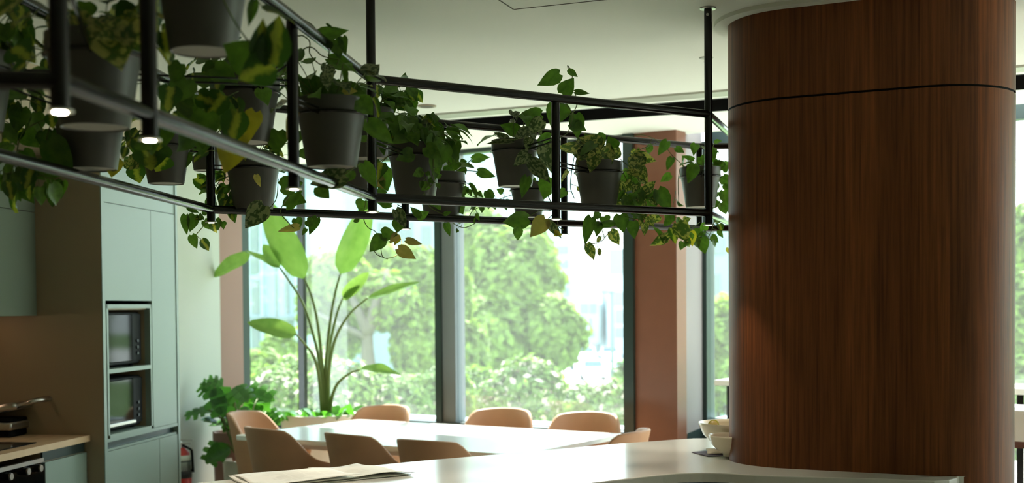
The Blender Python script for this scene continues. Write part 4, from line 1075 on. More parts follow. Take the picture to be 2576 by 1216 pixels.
potted(1111, 442, 553, 5.05, 'charcoal pot half behind the front rail, with two leaves reaching right', GG, 12, rnd_seed=29, spread=0.06,
    stems=[[(1140, 435), (1165, 420), (1188, 400)], [(1140, 440), (1170, 430), (1202, 432)], [(1160, 445), (1172, 460), (1168, 480)]],
    vines=[([(1135, 558), (1150, 568), (1170, 573), (1196, 562)], 0.2, 0.03), ([(1165, 470), (1180, 490), (1210, 500), (1240, 505)], 0.4, 0.035), ([(1210, 520), (1190, 530), (1180, 545)], 0.4, 0.03)],
    leaves=[(1188, 402, 1234, 396, .3, 'g'), (1202, 432, 1247, 445, .28, 'g'), (1123, 562, 1132, 595, .28, 'g'), (1175, 470, 1165, 495, .3, 'g'), (1160, 410, 1175, 405, .6, 'g'), (1130, 420, 1118, 445, .5, 'g'), (1225, 480, 1240, 510, .4, 'g'), (1155, 515, 1165, 540, .5, 'g')])
potted(1296, 357, 470, 4.75, 'charcoal pot left of the middle post, with silver-spotted leaves', SS, 10, rnd_seed=31, scale=0.93, spread=0.05, down=0.1,
    stems=[[(1411, 235), (1407, 200), (1407, 186)], [(1446, 232), (1452, 260), (1440, 285), (1425, 290)], [(1430, 225), (1440, 190), (1428, 165), (1431, 180)], [(1422, 262), (1440, 288), (1430, 330), (1410, 345), (1380, 355)], [(1328, 400), (1330, 440), (1370, 480), (1396, 530)], [(1330, 545), (1360, 530), (1396, 535), (1405, 570), (1418, 578)], [(1405, 460), (1402, 500), (1398, 530), (1370, 560)]],
    leaves=[(1407, 186, 1352, 215, .32, 'g', -.25), (1414, 236, 1444, 196, .44, 'g', -.25), (1430, 177, 1454, 194, .3, 'g', -.25), (1446, 231, 1484, 236, .2, 'g', -.25), (1361, 288, 1305, 294, .36, 'g', .0), (1412, 262, 1386, 320, .5, 'g', .0), (1400, 255, 1420, 262, .3, 'g'), (1448, 288, 1452, 350, .35, 'g', .05), (1436, 312, 1476, 330, .4, 'g', .05), (1307, 332, 1257, 314, .33, 'g'), (1278, 353, 1243, 334, .25, 's'), (1290, 357, 1221, 361, .1, 's', -.1), (1330, 328, 1293, 352, .38, 's', -.1), (1364, 302, 1327, 336, .4, 's', -.1), (1332, 345, 1325, 381, .38, 's', -.12), (1329, 386, 1291, 418, .34, 's', -.12), (1374, 362, 1388, 436, .37, 's', -.15), (1331, 406, 1386, 462, .28, 's', -.13), (1326, 446, 1312, 499, .27, 'g', -.1), (1386, 448, 1366, 500, .5, 'g', -.05), (1328, 550, 1264, 560, .36, 'g', -.05), (1304, 572, 1302, 606, .38, 'g', -.05), (1372, 551, 1334, 597, .38, 't', -.05), (1378, 560, 1413, 601, .22, 's', -.05), (1395, 585, 1414, 592, .4, 'y', -.05), (1385, 345, 1345, 360, .35, 'g'), (1340, 310, 1330, 335, .5, 'g'), (1330, 455, 1342, 440, .4, 's')], arm_to=V2(*atZ(1399, 519, ZL).xy))
potted(1330, 482, 548, 5.3, 'small charcoal pot low behind the front rail, left of the rear post', GG, 8, rnd_seed=33, scale=0.8, spread=0.05, lsize=0.05,
    vines=[([(1290, 490), (1260, 500), (1230, 515)], 0.5, 0.035)])
potted(1507, 408, 525, 4.72, 'charcoal pot right of the middle post, with cream-marbled leaves', MM, 8, rnd_seed=35, scale=0.935, spread=0.05, down=0.2,
    vines=[([(1560, 400), (1600, 440), (1620, 500), (1630, 530), (1615, 550), (1590, 550), (1570, 545)], 0.3, 0.055), ([(1560, 420), (1580, 460), (1600, 500)], 0.5, 0.06), ([(1500, 545), (1510, 570), (1520, 600), (1500, 612), (1486, 614)], 0.15, 0.04), ([(1520, 600), (1535, 582)], 0, 0.04), ([(1450, 370), (1440, 420), (1435, 470), (1445, 500)], 0.4, 0.05, (.1, .1)), ([(1580, 390), (1615, 375), (1650, 360)], 0.3, 0.05, (.1, .3))],
    leaves=[(1512, 372, 1458, 345, .42, 'm'), (1505, 385, 1472, 335, .42, 'm', .02), (1500, 340, 1515, 380, .5, 'g', .03), (1500, 388, 1483, 434, .42, 'm', -.12), (1525, 405, 1532, 358, .45, 'm'), (1545, 400, 1555, 365, .4, 'm'), (1546, 372, 1530, 342, .55, 'g', .03), (1455, 360, 1470, 415, .4, 's', .02), (1450, 355, 1480, 395, .4, 's', .05), (1598, 392, 1613, 437, .5, 'm', -.05), (1600, 393, 1652, 406, .3, 'm', -.05), (1603, 398, 1607, 370, .35, 'm', -.04), (1600, 394, 1582, 398, .5, 'm', -.05), (1600, 415, 1629, 464, .34, 'm'), (1620, 486, 1650, 453, .32, 'm'), (1641, 480, 1638, 536, .34, 'g'), (1656, 478, 1688, 535, .32, 'g'), (1578, 492, 1592, 542, .42, 'g'), (1608, 478, 1603, 532, .3, 'g', -.03), (1560, 541, 1569, 586, .42, 'g'), (1535, 582, 1558, 617, .36, 'm'), (1488, 548, 1472, 617, .24, 'g'), (1477, 613, 1496, 658, .28, 'm'), (1545, 560, 1497, 568, .2, 'g'), (1507, 562, 1500, 596, .34, 'g'), (1520, 545, 1528, 565, .6, 'g'), (1508, 535, 1490, 552, .4, 'g'), (1565, 430, 1580, 480, .4, 'g', .08), (1590, 440, 1610, 480, .4, 'g', .08)], arm_to=V2(*atZ(1399, 519, ZL).xy))
potted(1762, 434, 522, 5.45, 'charcoal pot at the right end, partly behind the last front post', GG, 14, rnd_seed=37, scale=0.92, spread=0.07, lsize=0.055,
    vines=[([(1725, 422), (1690, 390), (1664, 359), (1618, 340), (1590, 343)], 0.15, 0.04), ([(1710, 425), (1706, 460), (1708, 520)], 0.08, 0.035), ([(1800, 430), (1815, 470), (1812, 510), (1825, 540)], 0.6, 0.05, (0, .1)), ([(1700, 480), (1690, 540), (1700, 570), (1715, 600), (1735, 610)], 0.4, 0.045, (0, -.2)), ([(1760, 560), (1740, 575), (1720, 590)], 0.4, 0.045, (0, -.2)), ([(1800, 545), (1790, 580), (1780, 600)], 0.4, 0.04)],
    leaves=[(1678, 356, 1655, 391, .3, 'g'), (1687, 440, 1661, 458, .35, 'g'), (1690, 397, 1677, 429, .3, 'g'), (1700, 372, 1722, 385, .35, 'g'), (1745, 402, 1714, 392, .2, 'g'), (1747, 415, 1730, 462, .34, 'g', -.12), (1798, 420, 1824, 408, .4, 'g'), (1806, 402, 1800, 425, .4, 'g'), (1818, 430, 1832, 415, .5, 'g'), (1762, 395, 1775, 420, .5, 'g'), (1680, 592, 1634, 619, .26, 'm', -.3), (1673, 610, 1646, 570, .2, 'g', -.3), (1658, 543, 1630, 561, .4, 'm', -.3), (1704, 562, 1731, 609, .42, 'm', -.3), (1737, 582, 1742, 621, .36, 'y', -.1), (1764, 598, 1774, 641, .4, 'g'), (1748, 600, 1758, 625, .4, 'g'), (1690, 575, 1700, 615, .35, 'v', -.2), (1690, 540, 1672, 560, .5, 'g', -.2), (1720, 555, 1738, 550, .5, 'm', -.2), (1833, 625, 1838, 645, .5, 'y'), (1820, 480, 1832, 520, .4, 'g'), (1815, 510, 1828, 540, .4, 'g')], arm_to=Bc)

# ================================================================== FLOOR PLANTS
def blade(g, base, tip, w, nrm, droop=0.1, fold=0.25, wave=0.0, n=12, shape=0.42):
    base = Vector(base); tip = Vector(tip); y = tip - base; L = y.length; y /= L
    n_ = Vector(nrm); n_ = (n_ - y * n_.dot(y)).normalized(); x = y.cross(n_)
    vs = []; uv = []
    for i in range(n + 1):
        t = i / n
        hw = w * (math.sin(PI * min(1, t ** 0.75)) ** 0.6 if 0 < t < 1 else 0.02)
        for kx in (-1, -0.5, 0, 0.5, 1):
            z = fold * abs(kx) * hw - droop * L * (t * t) + wave * hw * math.sin(9 * t + kx * 3) * abs(kx)
            vs.append(base + y * (t * L) + x * (kx * hw) + n_ * z); uv.append((0.5 + kx * 0.5, t * 2))
    g.add(vs, [(i * 5 + k, i * 5 + k + 1, i * 5 + k + 6, i * 5 + k + 5) for i in range(n) for k in range(4)], uv)
DS = 9.3
sp = V3(plan(800, DS), 0)
rimz = atY(800, 1041, DS).z
st = thing('strelitzia', 'tall bird of paradise plant in a round white planter before the window', 'potted plant', sp)
PRr = 0.285
obj('planter', G().lathe(sp, [(0.20, 0.0), (0.24, 0.01), (PRr, rimz - 0.02), (PRr, rimz), (PRr - 0.02, rimz), (PRr - 0.03, rimz - 0.06), (0, rimz - 0.06)], 48), M['whitepot'], st, 'auto')
obj('soil', G().lathe(sp + Vector((0, 0, rimz - 0.058)), [(0, 0.02), (PRr - 0.03, 0.0)], 24), M['soil'], st, True)
gs = G(); gl = G()
root = atY(818, 1035, DS); root.y = DS
def sstem(pts, r0=0.016, r1=0.007, dd=0.0):
    P3 = [atY(x, y, DS + dd * i / (len(pts) - 1)) for i, (x, y) in enumerate(pts)]
    cv = curve(P3, 5); gs.tube(cv, [r0 + (r1 - r0) * i / (len(cv) - 1) for i in range(len(cv))], 8)
sstem([(812, 1035), (806, 930), (790, 850), (760, 760), (705, 675)], dd=.1)
sstem([(815, 1035), (810, 920), (800, 820), (785, 750), (765, 700)])
sstem([(822, 1035), (820, 920), (832, 800), (845, 730), (856, 690)])
sstem([(826, 1035), (828, 930), (845, 850), (880, 790), (925, 750)], dd=-.1)
sstem([(810, 1035), (803, 950), (790, 900), (770, 870), (743, 840)], dd=-.15)
sstem([(830, 1035), (835, 1000), (850, 965), (880, 940), (905, 930)], dd=-.2)
sstem([(824, 1030), (826, 900), (845, 800), (862, 750)], dd=.1)
def sb(b, t, wpx, nr=(0.1, -1, 0.2), droop=0.03, wave=0.12, fold=0.3, db=0, dt=0):
    blade(gl, atY(b[0], b[1], DS + db), atY(t[0], t[1], DS + dt), wpx / F * DS / 2, nr, droop, fold, wave)
sb((766, 702), (655, 490), 76, (-0.3, -1, 0.3))
sb((856, 690), (935, 500), 68, (0.35, -1, 0.1), wave=.15)
sb((705, 675), (615, 640), 34, (0, -.4, 1), -0.12); sb((630, 640), (531, 695), 44, (0.1, -0.9, 0.6), 0.05)
sb((703, 672), (662, 615), 40, (0.4, -1, 0))
sb((747, 842), (622, 808), 50, (0, -1, .6), 0.06, .1)
sb((925, 752), (1058, 710), 36, (0, -.7, 1), 0.0, .1)
sb((862, 750), (928, 685), 34, (.3, -1, .3)); sb((864, 755), (905, 715), 26, (-.3, -1, .5))
sb((905, 930), (1010, 945), 42, (0, -.6, 1), 0.02, .2, .5)
obj('leaves', gl, M['strel'], st, True); obj('stalks', gs, M['stem'], st, True)
# small plants at the foot of the strelitzia
g = G(); rnd = random.Random(4)
for k in range(38):
    an = rnd.uniform(0, 2 * PI); r = rnd.uniform(0.05, 0.29)
    b0 = sp + Vector((math.cos(an) * r, math.sin(an) * r, rimz - 0.02)); L = rnd.uniform(0.05, 0.11)
    dr = Vector((math.cos(an) * .7 + rnd.uniform(-.4, .4), math.sin(an) * .7 + rnd.uniform(-.4, .4), rnd.uniform(-.6, .9) if r > .25 else rnd.uniform(.1, 1))).normalized()
    leaf(g, b0, b0 + dr * L, (rnd.uniform(-.5, .5), -0.5, 1), 0.6)
obj('underplanting', g, M['monst'], st, True)

# monstera in a white floor pot, left
def mleaf(g, base, tip, w, nrm, notch=3, droop=0.15):
    base = Vector(base); tip = Vector(tip); y = tip - base; L = y.length; y /= L
    n_ = Vector(nrm); n_ = (n_ - y * n_.dot(y)).normalized(); x = y.cross(n_)
    def pt(u, t):
        return base + y * (t * L) + x * u + n_ * (0.2 * abs(u) - droop * L * (t * t) - 0.8 * u * u / max(w, .01) * 0.5)
    # central blade
    N = 10; vs = []; uv = []
    for i in range(N + 1):
        t = i / N; hw = w * 0.5 * math.sin(PI * min(.98, t * .9 + .1)) ** .7
        for k in (-1, 0, 1): vs.append(pt(k * hw, t)); uv.append((0.5 + k * .2, t * 2))
    g.add(vs, [(i * 3 + k, i * 3 + k + 1, i * 3 + k + 4, i * 3 + k + 3) for i in range(N) for k in (0, 1)], uv)
    for s_ in (-1, 1):
        for j in range(notch):
            t0 = 0.02 + j * 0.9 / notch; t1 = t0 + 0.9 / notch * 0.86
            W = w * (math.sin(PI * (0.18 + 0.72 * (j + 0.5) / notch)) ** .6)
            vs = []; uv = []
            for q in range(5):
                f_ = q / 4; u = s_ * (W * f_); sh = 0.10 * f_ + (-0.08 * (notch / 2 - j) / notch) * f_
                nar = 1 - 0.35 * f_ ** 3
                m_ = (t0 + t1) / 2 + sh; h_ = (t1 - t0) / 2 * nar
                vs += [pt(u, m_ - h_), pt(u, m_ + h_)]; uv += [(0.5 + u, m_), (0.5 + u, m_ + .1)]
            g.add(vs, [(2 * q, 2 * q + 2, 2 * q + 3, 2 * q + 1) for q in range(4)], uv)
DM = 8.72
mp_ = V3(plan(612, DM), 0); mz = atY(600, 1156, DM).z
mo = thing('monstera', 'split-leaf monstera in a white floor pot beside the left chairs', 'potted plant', mp_)
R_ = 0.155
obj('planter', G().lathe(mp_, [(0.115, 0), (0.125, 0.01), (R_, mz - .01), (R_, mz), (R_ - .012, mz), (R_ - .02, mz - .04), (0, mz - .04)], 40), M['whitepot'], mo, 'auto')
obj('soil', G().lathe(mp_ + Vector((0, 0, mz - 0.038)), [(0, 0.02), (R_ - .02, 0.0)], 24), M['soil'], mo, True)
gl = G(); gs = G()
def ml(stem, tip, w, nr=(0, -1, .4), dd=0.0, dr=0.12):
    P3 = [atY(x, y, DM + dd * i / (len(stem) - 1)) for i, (x, y) in enumerate(stem)]
    cv = curve(P3, 5); gs.tube(cv, [0.009 - 0.004 * i / (len(cv) - 1) for i in range(len(cv))], 7)
    b = P3[-1]; mleaf(gl, b, atY(tip[0], tip[1], DM + dd - .03), w * 1.25 / F * DM, nr, droop=dr)
ml([(600, 1150), (560, 1060), (540, 1040), (520, 1030)], (462, 1042), 22, (.2, -.5, 1))
ml([(598, 1150), (570, 1080), (545, 1010), (530, 985)], (505, 965), 26, (.5, -.7, .6))
ml([(600, 1150), (575, 1060), (555, 1000), (540, 975)], (560, 1050), 34, (-.2, -1, .5), -.1)
ml([(604, 1150), (580, 1060), (575, 1000), (560, 972)], (520, 955), 24, (0, -.8, .8))
ml([(606, 1150), (590, 1060), (590, 1000), (590, 975)], (625, 1010), 32, (.3, -.8, .8), -.1)
ml([(610, 1150), (600, 1050), (610, 1000), (618, 985)], (690, 1005), 32, (.1, -1, .6), .3)
ml([(612, 1150), (620, 1080), (640, 1020), (650, 1000)], (640, 1050), 30, (.1, -1, .5), .3)
ml([(610, 1150), (600, 1060), (590, 1010), (585, 990)], (560, 1030), 26, (0, -1, .6), .1)
ml([(612, 1150), (610, 1090), (650, 1060), (670, 1035)], (705, 1068), 24, (0, -1, .8), .4)
ml([(600, 1150), (575, 1120), (560, 1118), (552, 1115)], (520, 1168), 28, (-.3, -1, .3), -.15, .0)
blade(gl, atY(580, 1128, DM - .2), atY(516, 1164, DM - .25), 0.07, (-.2, -1, .4), 0, .6)
obj('leaves', gl, M['monst'], mo, True); obj('stalks', gs, M['stem'], mo, True)
# third planter behind the monstera
pp = V3(plan(584, 8.95), 0); pz = atY(584, 1086, 8.95).z
t = thing('leafy_floor_plant', 'low leafy plant in a pinkish pot behind the monstera', 'potted plant', pp)
obj('planter', G().lathe(pp, [(0.13, 0), (0.15, pz), (0.138, pz), (0.13, pz - .03), (0, pz - .03)], 32), M['pinkpanel'], t, 'auto')
g = G()
for k in range(60):
    an = rnd.uniform(0, 2 * PI); r = rnd.uniform(0.02, 0.16)
    b0 = pp + Vector((math.cos(an) * r, math.sin(an) * r, pz + rnd.uniform(0, .22))); L = rnd.uniform(0.07, 0.13)
    dr = Vector((math.cos(an) + rnd.uniform(-.3, .3), math.sin(an), rnd.uniform(-.3, .9))).normalized()
    leaf(g, b0, b0 + dr * L, (0, -.4, 1), .55)
obj('foliage', g, M['monst'], t, True)
gs = G()
for k in range(12):
    an = k * 2 * PI / 12; gs.tube([pp + Vector((0, 0, pz - .04)), pp + Vector((math.cos(an) * .1, math.sin(an) * .1, pz + .16))], 0.004, 5)
obj('stems', gs, M['stem'], t, True)

# ================================================================== OUTSIDE
GZ = -4.0
structure('floor', G().prism([(-150, 14), (150, 14), (150, 320), (-150, 320)], GZ - .2, GZ), M['grass']).name = 'ground'
structure('floor', G().prism([(-60, -60), (70, -60), (70, 14), (-60, 14)] , GZ - .2, GZ), M['road']).name = 'bounce_ground'  # unseen pale ground, added to bounce sunlight up to the ceiling
structure('floor', G().prism([(-60, 84), (140, 84), (140, 150), (-60, 150)], GZ, GZ + 0.02), M['road']).name = 'ground_road'
def blobs_tree(name, label, blobs, leafm, nleaf, lsz, trunk=None, blossom=0, group=None, seed=1, cat='tree'):
    """blobs: (px, py, Y, rx px, rz px)"""
    rnd = random.Random(seed); cs = []
    for (px, py, Y, rx, rz) in blobs:
        c = atY(px, py, Y); cs.append((c, rx / F * Y, rz / F * Y))
    c0 = cs[0][0]
    t = thing(name, label, cat, (c0.x, c0.y, GZ), 0, group)
    g = G(); tot = sum(a[1] * a[2] for a in cs); gb = G()
    for (c, rx, rz) in cs:
        n = int(nleaf * rx * rz / tot)
        for k in range(n):
            th = rnd.uniform(0, 2 * PI); z = rnd.uniform(-1, 1); rr = rnd.uniform(0.3, 1.15) ** 0.5
            lump = 1 + 0.13 * math.sin(3 * th + c.x) * math.cos(4 * z) + 0.09 * math.sin(9 * th) * math.sin(8 * z + 1)
            d = Vector((math.sqrt(1 - z * z) * math.cos(th), math.sqrt(1 - z * z) * math.sin(th), z)) * rr * lump
            p = c + Vector((d.x * rx, d.y * rx * 0.8, d.z * rz))
            n_ = (d + Vector((rnd.uniform(-.7, .7), rnd.uniform(-.7, .7), rnd.uniform(-.2, .9)))).normalized()
            u = n_.orthogonal().normalized(); w_ = n_.cross(u); a = rnd.uniform(0, 6.28)
            u, w_ = u * math.cos(a) + w_ * math.sin(a), w_ * math.cos(a) - u * math.sin(a)
            s_ = lsz * rnd.uniform(.6, 1.3)
            gg = gb if blossom and rnd.random() < blossom and rr > .8 else g
            gg.add([p - u * s_, p - w_ * s_ * .55 + n_ * s_ * .15, p + u * s_, p + w_ * s_ * .55 + n_ * s_ * .15], [(0, 1, 2, 3)], [(0, 0), (1, 0), (1, 1), (0, 1)])
    obj('crown', g, M[leafm], t)
    if gb.f: obj('blossoms', gb, M['blossom'], t)
    gt = G()
    cc = cs[0][0]; br = 0.22 * max(a[1] for a in cs) * 0.45
    if trunk is None:
        gt.tube([Vector((cc.x, cc.y, GZ)), Vector((cc.x + .1, cc.y, (GZ + cc.z) / 2)), cc], [br, br * .8, br * .4], 10)
        for (c, rx, rz) in cs[1:]: gt.tube([Vector((cc.x, cc.y, (GZ * .6 + cc.z * .4))), (cc + c) / 2 - Vector((0, 0, rz * .3)), c], [br * .6, br * .4, br * .15], 7)
    else:
        for (pts, r) in trunk:
            P3 = [atY(x, y, Y) for x, y, Y in pts]
            if pts[0][1] > 990: P3 = [Vector((P3[0].x, P3[0].y, GZ))] + P3
            cv = curve(P3, 4); gt.tube(cv, [r * (1 - .6 * i / len(cv)) for i in range(len(cv))], 8)
    obj('trunk', gt, M['bark'], t, True)
    return t
TG = 'trees outside the window'
blobs_tree('broadleaf_tree', 'big round green tree outside, centred in the right window pane', [(1290, 720, 44, 120, 130), (1210, 650, 45, 85, 110), (1385, 840, 42, 85, 90), (1230, 860, 42, 110, 110), (1320, 640, 46, 70, 70), (1180, 560, 46, 60, 80)], 'tree1', 26000, 0.19, seed=2, group=TG)
blobs_tree('broadleaf_tree', 'airy tree with forked grey trunk outside, behind the strelitzia', [(960, 760, 30, 90, 70), (1040, 690, 31, 70, 70), (850, 700, 30, 80, 70), (1050, 870, 30, 60, 110), (860, 830, 31, 60, 70), (940, 650, 32, 60, 50), (790, 770, 30, 45, 70)], 'tree1', 15000, 0.12,
    trunk=[([(935, 1010, 29.6), (925, 900, 29.6), (925, 830, 29.5)], .26), ([(925, 840, 29.5), (900, 780, 29.4), (880, 740, 29.5)], .15), ([(925, 840, 29.5), (945, 760, 29.4), (975, 690, 29.6)], .14), ([(925, 850, 29.5), (860, 820, 29.4), (800, 790, 29.6)], .09), ([(925, 830, 29.5), (990, 780, 29.5), (1030, 720, 29.6)], .1)], seed=5, group=TG)
blobs_tree('broadleaf_tree', 'leafy tree outside between the grey mullion and the big round tree', [(1120, 780, 36, 70, 110), (1150, 900, 35, 80, 90)], 'tree1', 7000, 0.16, seed=7, group=TG)
BG = 'flowering shrubs under the window'
blobs_tree('flowering_shrub', 'pale-blossomed shrub outside, low in the left pane', [(690, 1000, 17, 70, 70), (740, 960, 17.5, 60, 60)], 'tree2', 5000, 0.06, blossom=.12, seed=11, group=BG, cat='shrub')
blobs_tree('flowering_shrub', 'blossoming shrub outside behind the strelitzia stalks', [(850, 990, 15, 90, 80), (930, 990, 15.5, 70, 60), (800, 930, 16, 50, 50)], 'tree2', 6500, 0.055, blossom=.12, seed=12, group=BG, cat='shrub')
blobs_tree('flowering_shrub', 'low green shrub outside at the grey mullion', [(1040, 1010, 17, 80, 60), (1120, 1000, 17, 70, 70)], 'tree2', 5000, 0.06, blossom=.03, seed=13, group=BG, cat='shrub')
blobs_tree('flowering_shrub', 'white-blossomed shrub outside behind the far sunlit chairs', [(1330, 980, 16, 85, 75), (1270, 1010, 16, 70, 60)], 'tree2', 6500, 0.055, blossom=.14, seed=14, group=BG, cat='shrub')
blobs_tree('flowering_shrub', 'white-blossomed shrub outside by the right window jamb', [(1460, 1030, 17, 80, 60), (1540, 1020, 17, 70, 60), (1575, 960, 18, 30, 50)], 'tree2', 6000, 0.06, blossom=.14, seed=15, group=BG, cat='shrub')
blobs_tree('flowering_shrub', 'plain green shrub outside at the bottom of the right pane', [(1190, 1000, 18, 80, 70)], 'tree2', 3500, 0.06, blossom=.0, seed=16, group=BG, cat='shrub')
blobs_tree('broadleaf_tree', 'tree outside seen in the strip between pale pier and column', [(1800, 900, 26, 70, 130), (1830, 820, 27, 60, 70), (1880, 960, 25, 60, 90)], 'tree1', 8000, 0.13, seed=17, group=TG)
blobs_tree('broadleaf_tree', 'tall tree outside, right of the walnut column', [(2590, 640, 24, 90, 130), (2580, 850, 23, 90, 160), (2590, 1050, 22, 90, 140)], 'tree1', 9000, 0.12, seed=18, group=TG)
blobs_tree('broadleaf_tree', 'pale tree far behind the left window pane, beside the buildings', [(650, 960, 40, 60, 70), (700, 900, 42, 50, 60)], 'tree1', 4000, 0.17, seed=19, group=TG)
# trees the sunny side rooms and glossy oven doors mirror, right of the view
blobs_tree('broadleaf_tree', 'tree outside the right-hand glazing, far right beyond the column', [(4200, 750, 14, 1000, 900)], 'tree1', 9000, 0.13, seed=20, group=TG)

def building(label, x0, x1, ytop, ybot, Y, m, wins, depth=10, grp='buildings across the street', turn=0.0, zbot=GZ, wm='bglass', fins=None):
    a, b = atY(x0, 800, Y), atY(x1, 800, Y + turn); z1 = atY((x0 + x1) / 2, ytop, Y).z; z0 = zbot if ybot is None else atY((x0 + x1) / 2, ybot, Y).z
    u = (b.xy - a.xy).normalized(); n = V2(-u.y, u.x); n = n if n.y > 0 else -n
    t = thing('building', label, 'building', V3((a.xy + b.xy) / 2, z0), 0, grp)
    obj('facade', G().prism([a.xy, b.xy, b.xy + n * depth, a.xy + n * depth], z0, z1), M[m], t)
    for (wx0, wx1, wy0, wy1) in wins:
        p, q = onwall(wx0, wy0, a.xy, b.xy), onwall(wx1, wy1, a.xy, b.xy)
        w_ = obj('window', G().prism([p.xy - n * .06, q.xy - n * .06, q.xy + n * .05, p.xy + n * .05], min(p.z, q.z), max(p.z, q.z)), M[wm], t)
    if fins:
        for (fx0, fx1, fy0, fy1, fm, nm) in fins:
            p, q = onwall(fx0, fy0, a.xy, b.xy), onwall(fx1, fy1, a.xy, b.xy)
            obj(nm, G().prism([p.xy - n * .5, q.xy - n * .5, q.xy + n * .05, p.xy + n * .05], min(p.z, q.z), max(p.z, q.z)), M[fm], t)
    return t
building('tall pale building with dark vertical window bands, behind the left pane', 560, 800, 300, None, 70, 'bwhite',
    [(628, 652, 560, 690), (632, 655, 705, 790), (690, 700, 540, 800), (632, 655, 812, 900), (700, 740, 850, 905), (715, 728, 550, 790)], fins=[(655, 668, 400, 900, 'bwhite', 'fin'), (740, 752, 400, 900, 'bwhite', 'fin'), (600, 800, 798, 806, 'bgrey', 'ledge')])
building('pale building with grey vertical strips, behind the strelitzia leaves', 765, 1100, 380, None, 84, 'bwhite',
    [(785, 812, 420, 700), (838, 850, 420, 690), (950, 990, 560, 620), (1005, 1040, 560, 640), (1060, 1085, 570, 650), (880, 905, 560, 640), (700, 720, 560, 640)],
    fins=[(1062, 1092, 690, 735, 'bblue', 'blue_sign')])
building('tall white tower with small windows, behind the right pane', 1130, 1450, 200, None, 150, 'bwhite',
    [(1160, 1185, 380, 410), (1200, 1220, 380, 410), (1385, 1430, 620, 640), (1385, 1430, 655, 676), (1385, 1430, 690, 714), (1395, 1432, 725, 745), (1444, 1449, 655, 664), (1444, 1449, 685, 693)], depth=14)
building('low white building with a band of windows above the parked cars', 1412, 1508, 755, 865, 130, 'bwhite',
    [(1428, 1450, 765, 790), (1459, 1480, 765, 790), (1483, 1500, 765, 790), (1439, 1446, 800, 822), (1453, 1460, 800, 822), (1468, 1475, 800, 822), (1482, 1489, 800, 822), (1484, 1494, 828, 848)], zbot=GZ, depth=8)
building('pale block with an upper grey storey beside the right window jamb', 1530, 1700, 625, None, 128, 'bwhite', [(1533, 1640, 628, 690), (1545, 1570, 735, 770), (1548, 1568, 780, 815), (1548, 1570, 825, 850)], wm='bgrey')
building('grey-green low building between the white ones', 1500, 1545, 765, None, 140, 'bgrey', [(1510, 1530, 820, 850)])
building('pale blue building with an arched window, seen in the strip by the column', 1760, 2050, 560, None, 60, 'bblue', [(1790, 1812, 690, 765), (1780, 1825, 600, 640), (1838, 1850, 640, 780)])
# lamp post outside
p = atY(1540, 800, 60)
t = thing('street_pole', 'grey street pole outside near the right window jamb', 'pole', (p.x, p.y, GZ))
obj('pole', G().tube([(p.x, p.y, GZ), (p.x, p.y, atY(1540, 735, 60).z)], 0.1, 10), M['bgrey'], t, True)
obj('pole_head', G().box((p.x - .3, p.y, atY(1540, 735, 60).z), (0.8, 0.2, 0.12), None, 0.03), M['bgrey'], t)
# parked cars
PARENT_WORLD = False
def car_proto():
    t = empty('parked_car')
    prof = [(-2.15, .35), (-2.2, .75), (-1.3, .95), (-.6, 1.42), (.75, 1.45), (1.5, 1.0), (2.15, .9), (2.2, .4)]
    n = len(prof); vs = []
    for y, k in ((-.85, 1), (-.75, 1), (.75, 1), (.85, 1)):
        for x, z in prof:
            inn = .12 if z > 1 and abs(y) > .8 else 0
            vs.append((x * (.97 if abs(y) > .8 else 1), y * (1 - inn), z))
    fs = [tuple(range(n))[::-1], tuple(range(3 * n, 4 * n))]
    for l in range(3):
        for i in range(n): fs.append((l * n + i, l * n + (i + 1) % n, (l + 1) * n + (i + 1) % n, (l + 1) * n + i))
    g = G().add(vs, fs); obj('body', g, M['carwhite'], t)
    for s_ in (-1, 1): obj('side_glass', G().add([(-1.1, s_ * .86, .95), (-.55, s_ * .78, 1.36), (.7, s_ * .78, 1.38), (1.25, s_ * .86, 1.0)], [(0, 1, 2, 3)]), M['carglass'], t)
    obj('windscreen', G().add([(-1.28, -.7, .97), (-1.28, .7, .97), (-.64, .65, 1.42), (-.64, -.65, 1.42)], [(0, 1, 2, 3)]), M['carglass'], t)
    for x in (-1.35, 1.35):
        for y in (-.8, .8): obj('wheel', G().tube([(x, y - .1, .33), (x, y + .1, .33)], .33, 16), M['tyre'], t)
    return t
cp = car_proto(); first = True
for (px, py, Y, rz, lab) in ((1474, 890, 121, 1.571, 'white car parked outside, leftmost one in the far row right of the big tree'), (1532, 889, 121, 1.571, 'white car parked outside in the middle of the far row'), (1592, 889, 121, 1.571, 'white car parked outside, half hidden by the window jamb'), (1490, 930, 92, 1.571, 'white car parked in the nearer row, left one'), (1568, 930, 92, 1.571, 'white car parked in the nearer row beside the window jamb')):
    if first: t = cp; first = False
    else:
        t = cp.copy(); C.objects.link(t)
        for ch in cp.children: c = ch.copy(); C.objects.link(c); c.parent = t
    p = atY(px, py, Y); t.location = (p.x, Y, GZ + .02); t.rotation_euler = (0, 0, rz)
    tag(t, lab, 'car', 'cars parked outside')
PARENT_WORLD = True
# a person walking outside
p = atY(1440, 950, 90); pz = GZ
pe = thing('person', 'person in dark clothes walking outside between the shrubs and cars', 'person', (p.x, p.y, GZ))

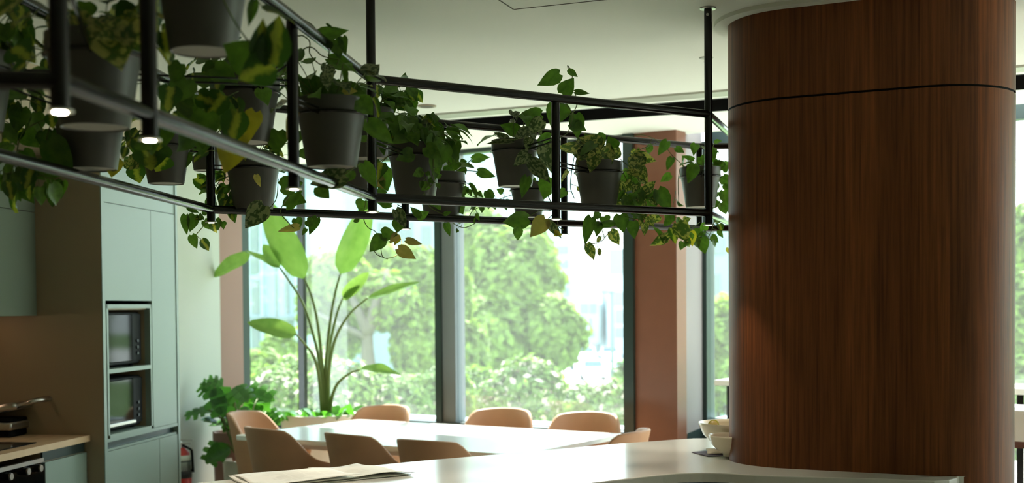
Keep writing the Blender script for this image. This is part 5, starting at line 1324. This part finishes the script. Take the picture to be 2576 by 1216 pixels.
o = bpy.data.meshes.new('body'); 
J = {'pel': (0, 0, .95), 'ch': (0, .02, 1.25), 'nk': (0, .02, 1.5), 'hd': (0, 0, 1.62), 'ht': (0, 0, 1.76), 'ls': (-.19, 0, 1.42), 'le': (-.27, .04, 1.14), 'lh': (-.25, -.12, .92), 'lf': (-.25, -.17, .83), 'rs': (.19, 0, 1.42), 're': (.27, .05, 1.14), 'rh': (.26, .0, .88), 'rf': (.26, -.02, .79), 'lk': (-.1, -.12, .52), 'la': (-.11, .1, .1), 'lt': (-.11, -.08, .04), 'rk': (.1, .02, .5), 'ra': (.11, .02, .09), 'rt': (.11, -.16, .03), 'lhp': (-.1, 0, .9), 'rhp': (.1, 0, .9)}
Rr_ = {'pel': .15, 'ch': .16, 'nk': .06, 'hd': .1, 'ht': .07, 'ls': .07, 'le': .05, 'lh': .035, 'lf': .03, 'rs': .07, 're': .05, 'rh': .035, 'rf': .03, 'lk': .065, 'la': .045, 'lt': .035, 'rk': .065, 'ra': .045, 'rt': .035, 'lhp': .1, 'rhp': .1}
ks = list(J); E = [('pel', 'ch'), ('ch', 'nk'), ('nk', 'hd'), ('hd', 'ht'), ('ch', 'ls'), ('ls', 'le'), ('le', 'lh'), ('lh', 'lf'), ('ch', 'rs'), ('rs', 're'), ('re', 'rh'), ('rh', 'rf'), ('pel', 'lhp'), ('lhp', 'lk'), ('lk', 'la'), ('la', 'lt'), ('pel', 'rhp'), ('rhp', 'rk'), ('rk', 'ra'), ('ra', 'rt')]
sc2 = 1.05
o.from_pydata([tuple(v * sc2 for v in J[k]) for k in ks], [(ks.index(a), ks.index(b)) for a, b in E], [])
bo = bpy.data.objects.new('body', o); C.objects.link(bo); bo.parent = pe; o.materials.append(M['cloth'])
sk = bo.modifiers.new('skin', 'SKIN'); 
for i, k in enumerate(ks): o.skin_vertices[0].data[i].radius = (Rr_[k] * sc2, Rr_[k] * sc2)
o.skin_vertices[0].data[0].use_root = True
bo.modifiers.new('sub', 'SUBSURF').levels = 1
hp_ = Vector(J['hd']) * sc2
PARENT_WORLD = False
obj('face', G().lathe(hp_ + Vector((0, -.03, -.08)), [(0, 0), (.07, .02), (.09, .08), (.085, .14), (0, .19)], 16), M['skin'], pe, True)
obj('hair', G().lathe(hp_ + Vector((0, .01, .0)), [(.105, 0), (.115, .06), (.08, .15), (0, .18)], 16), M['blackplastic'], pe, True)
PARENT_WORLD = True
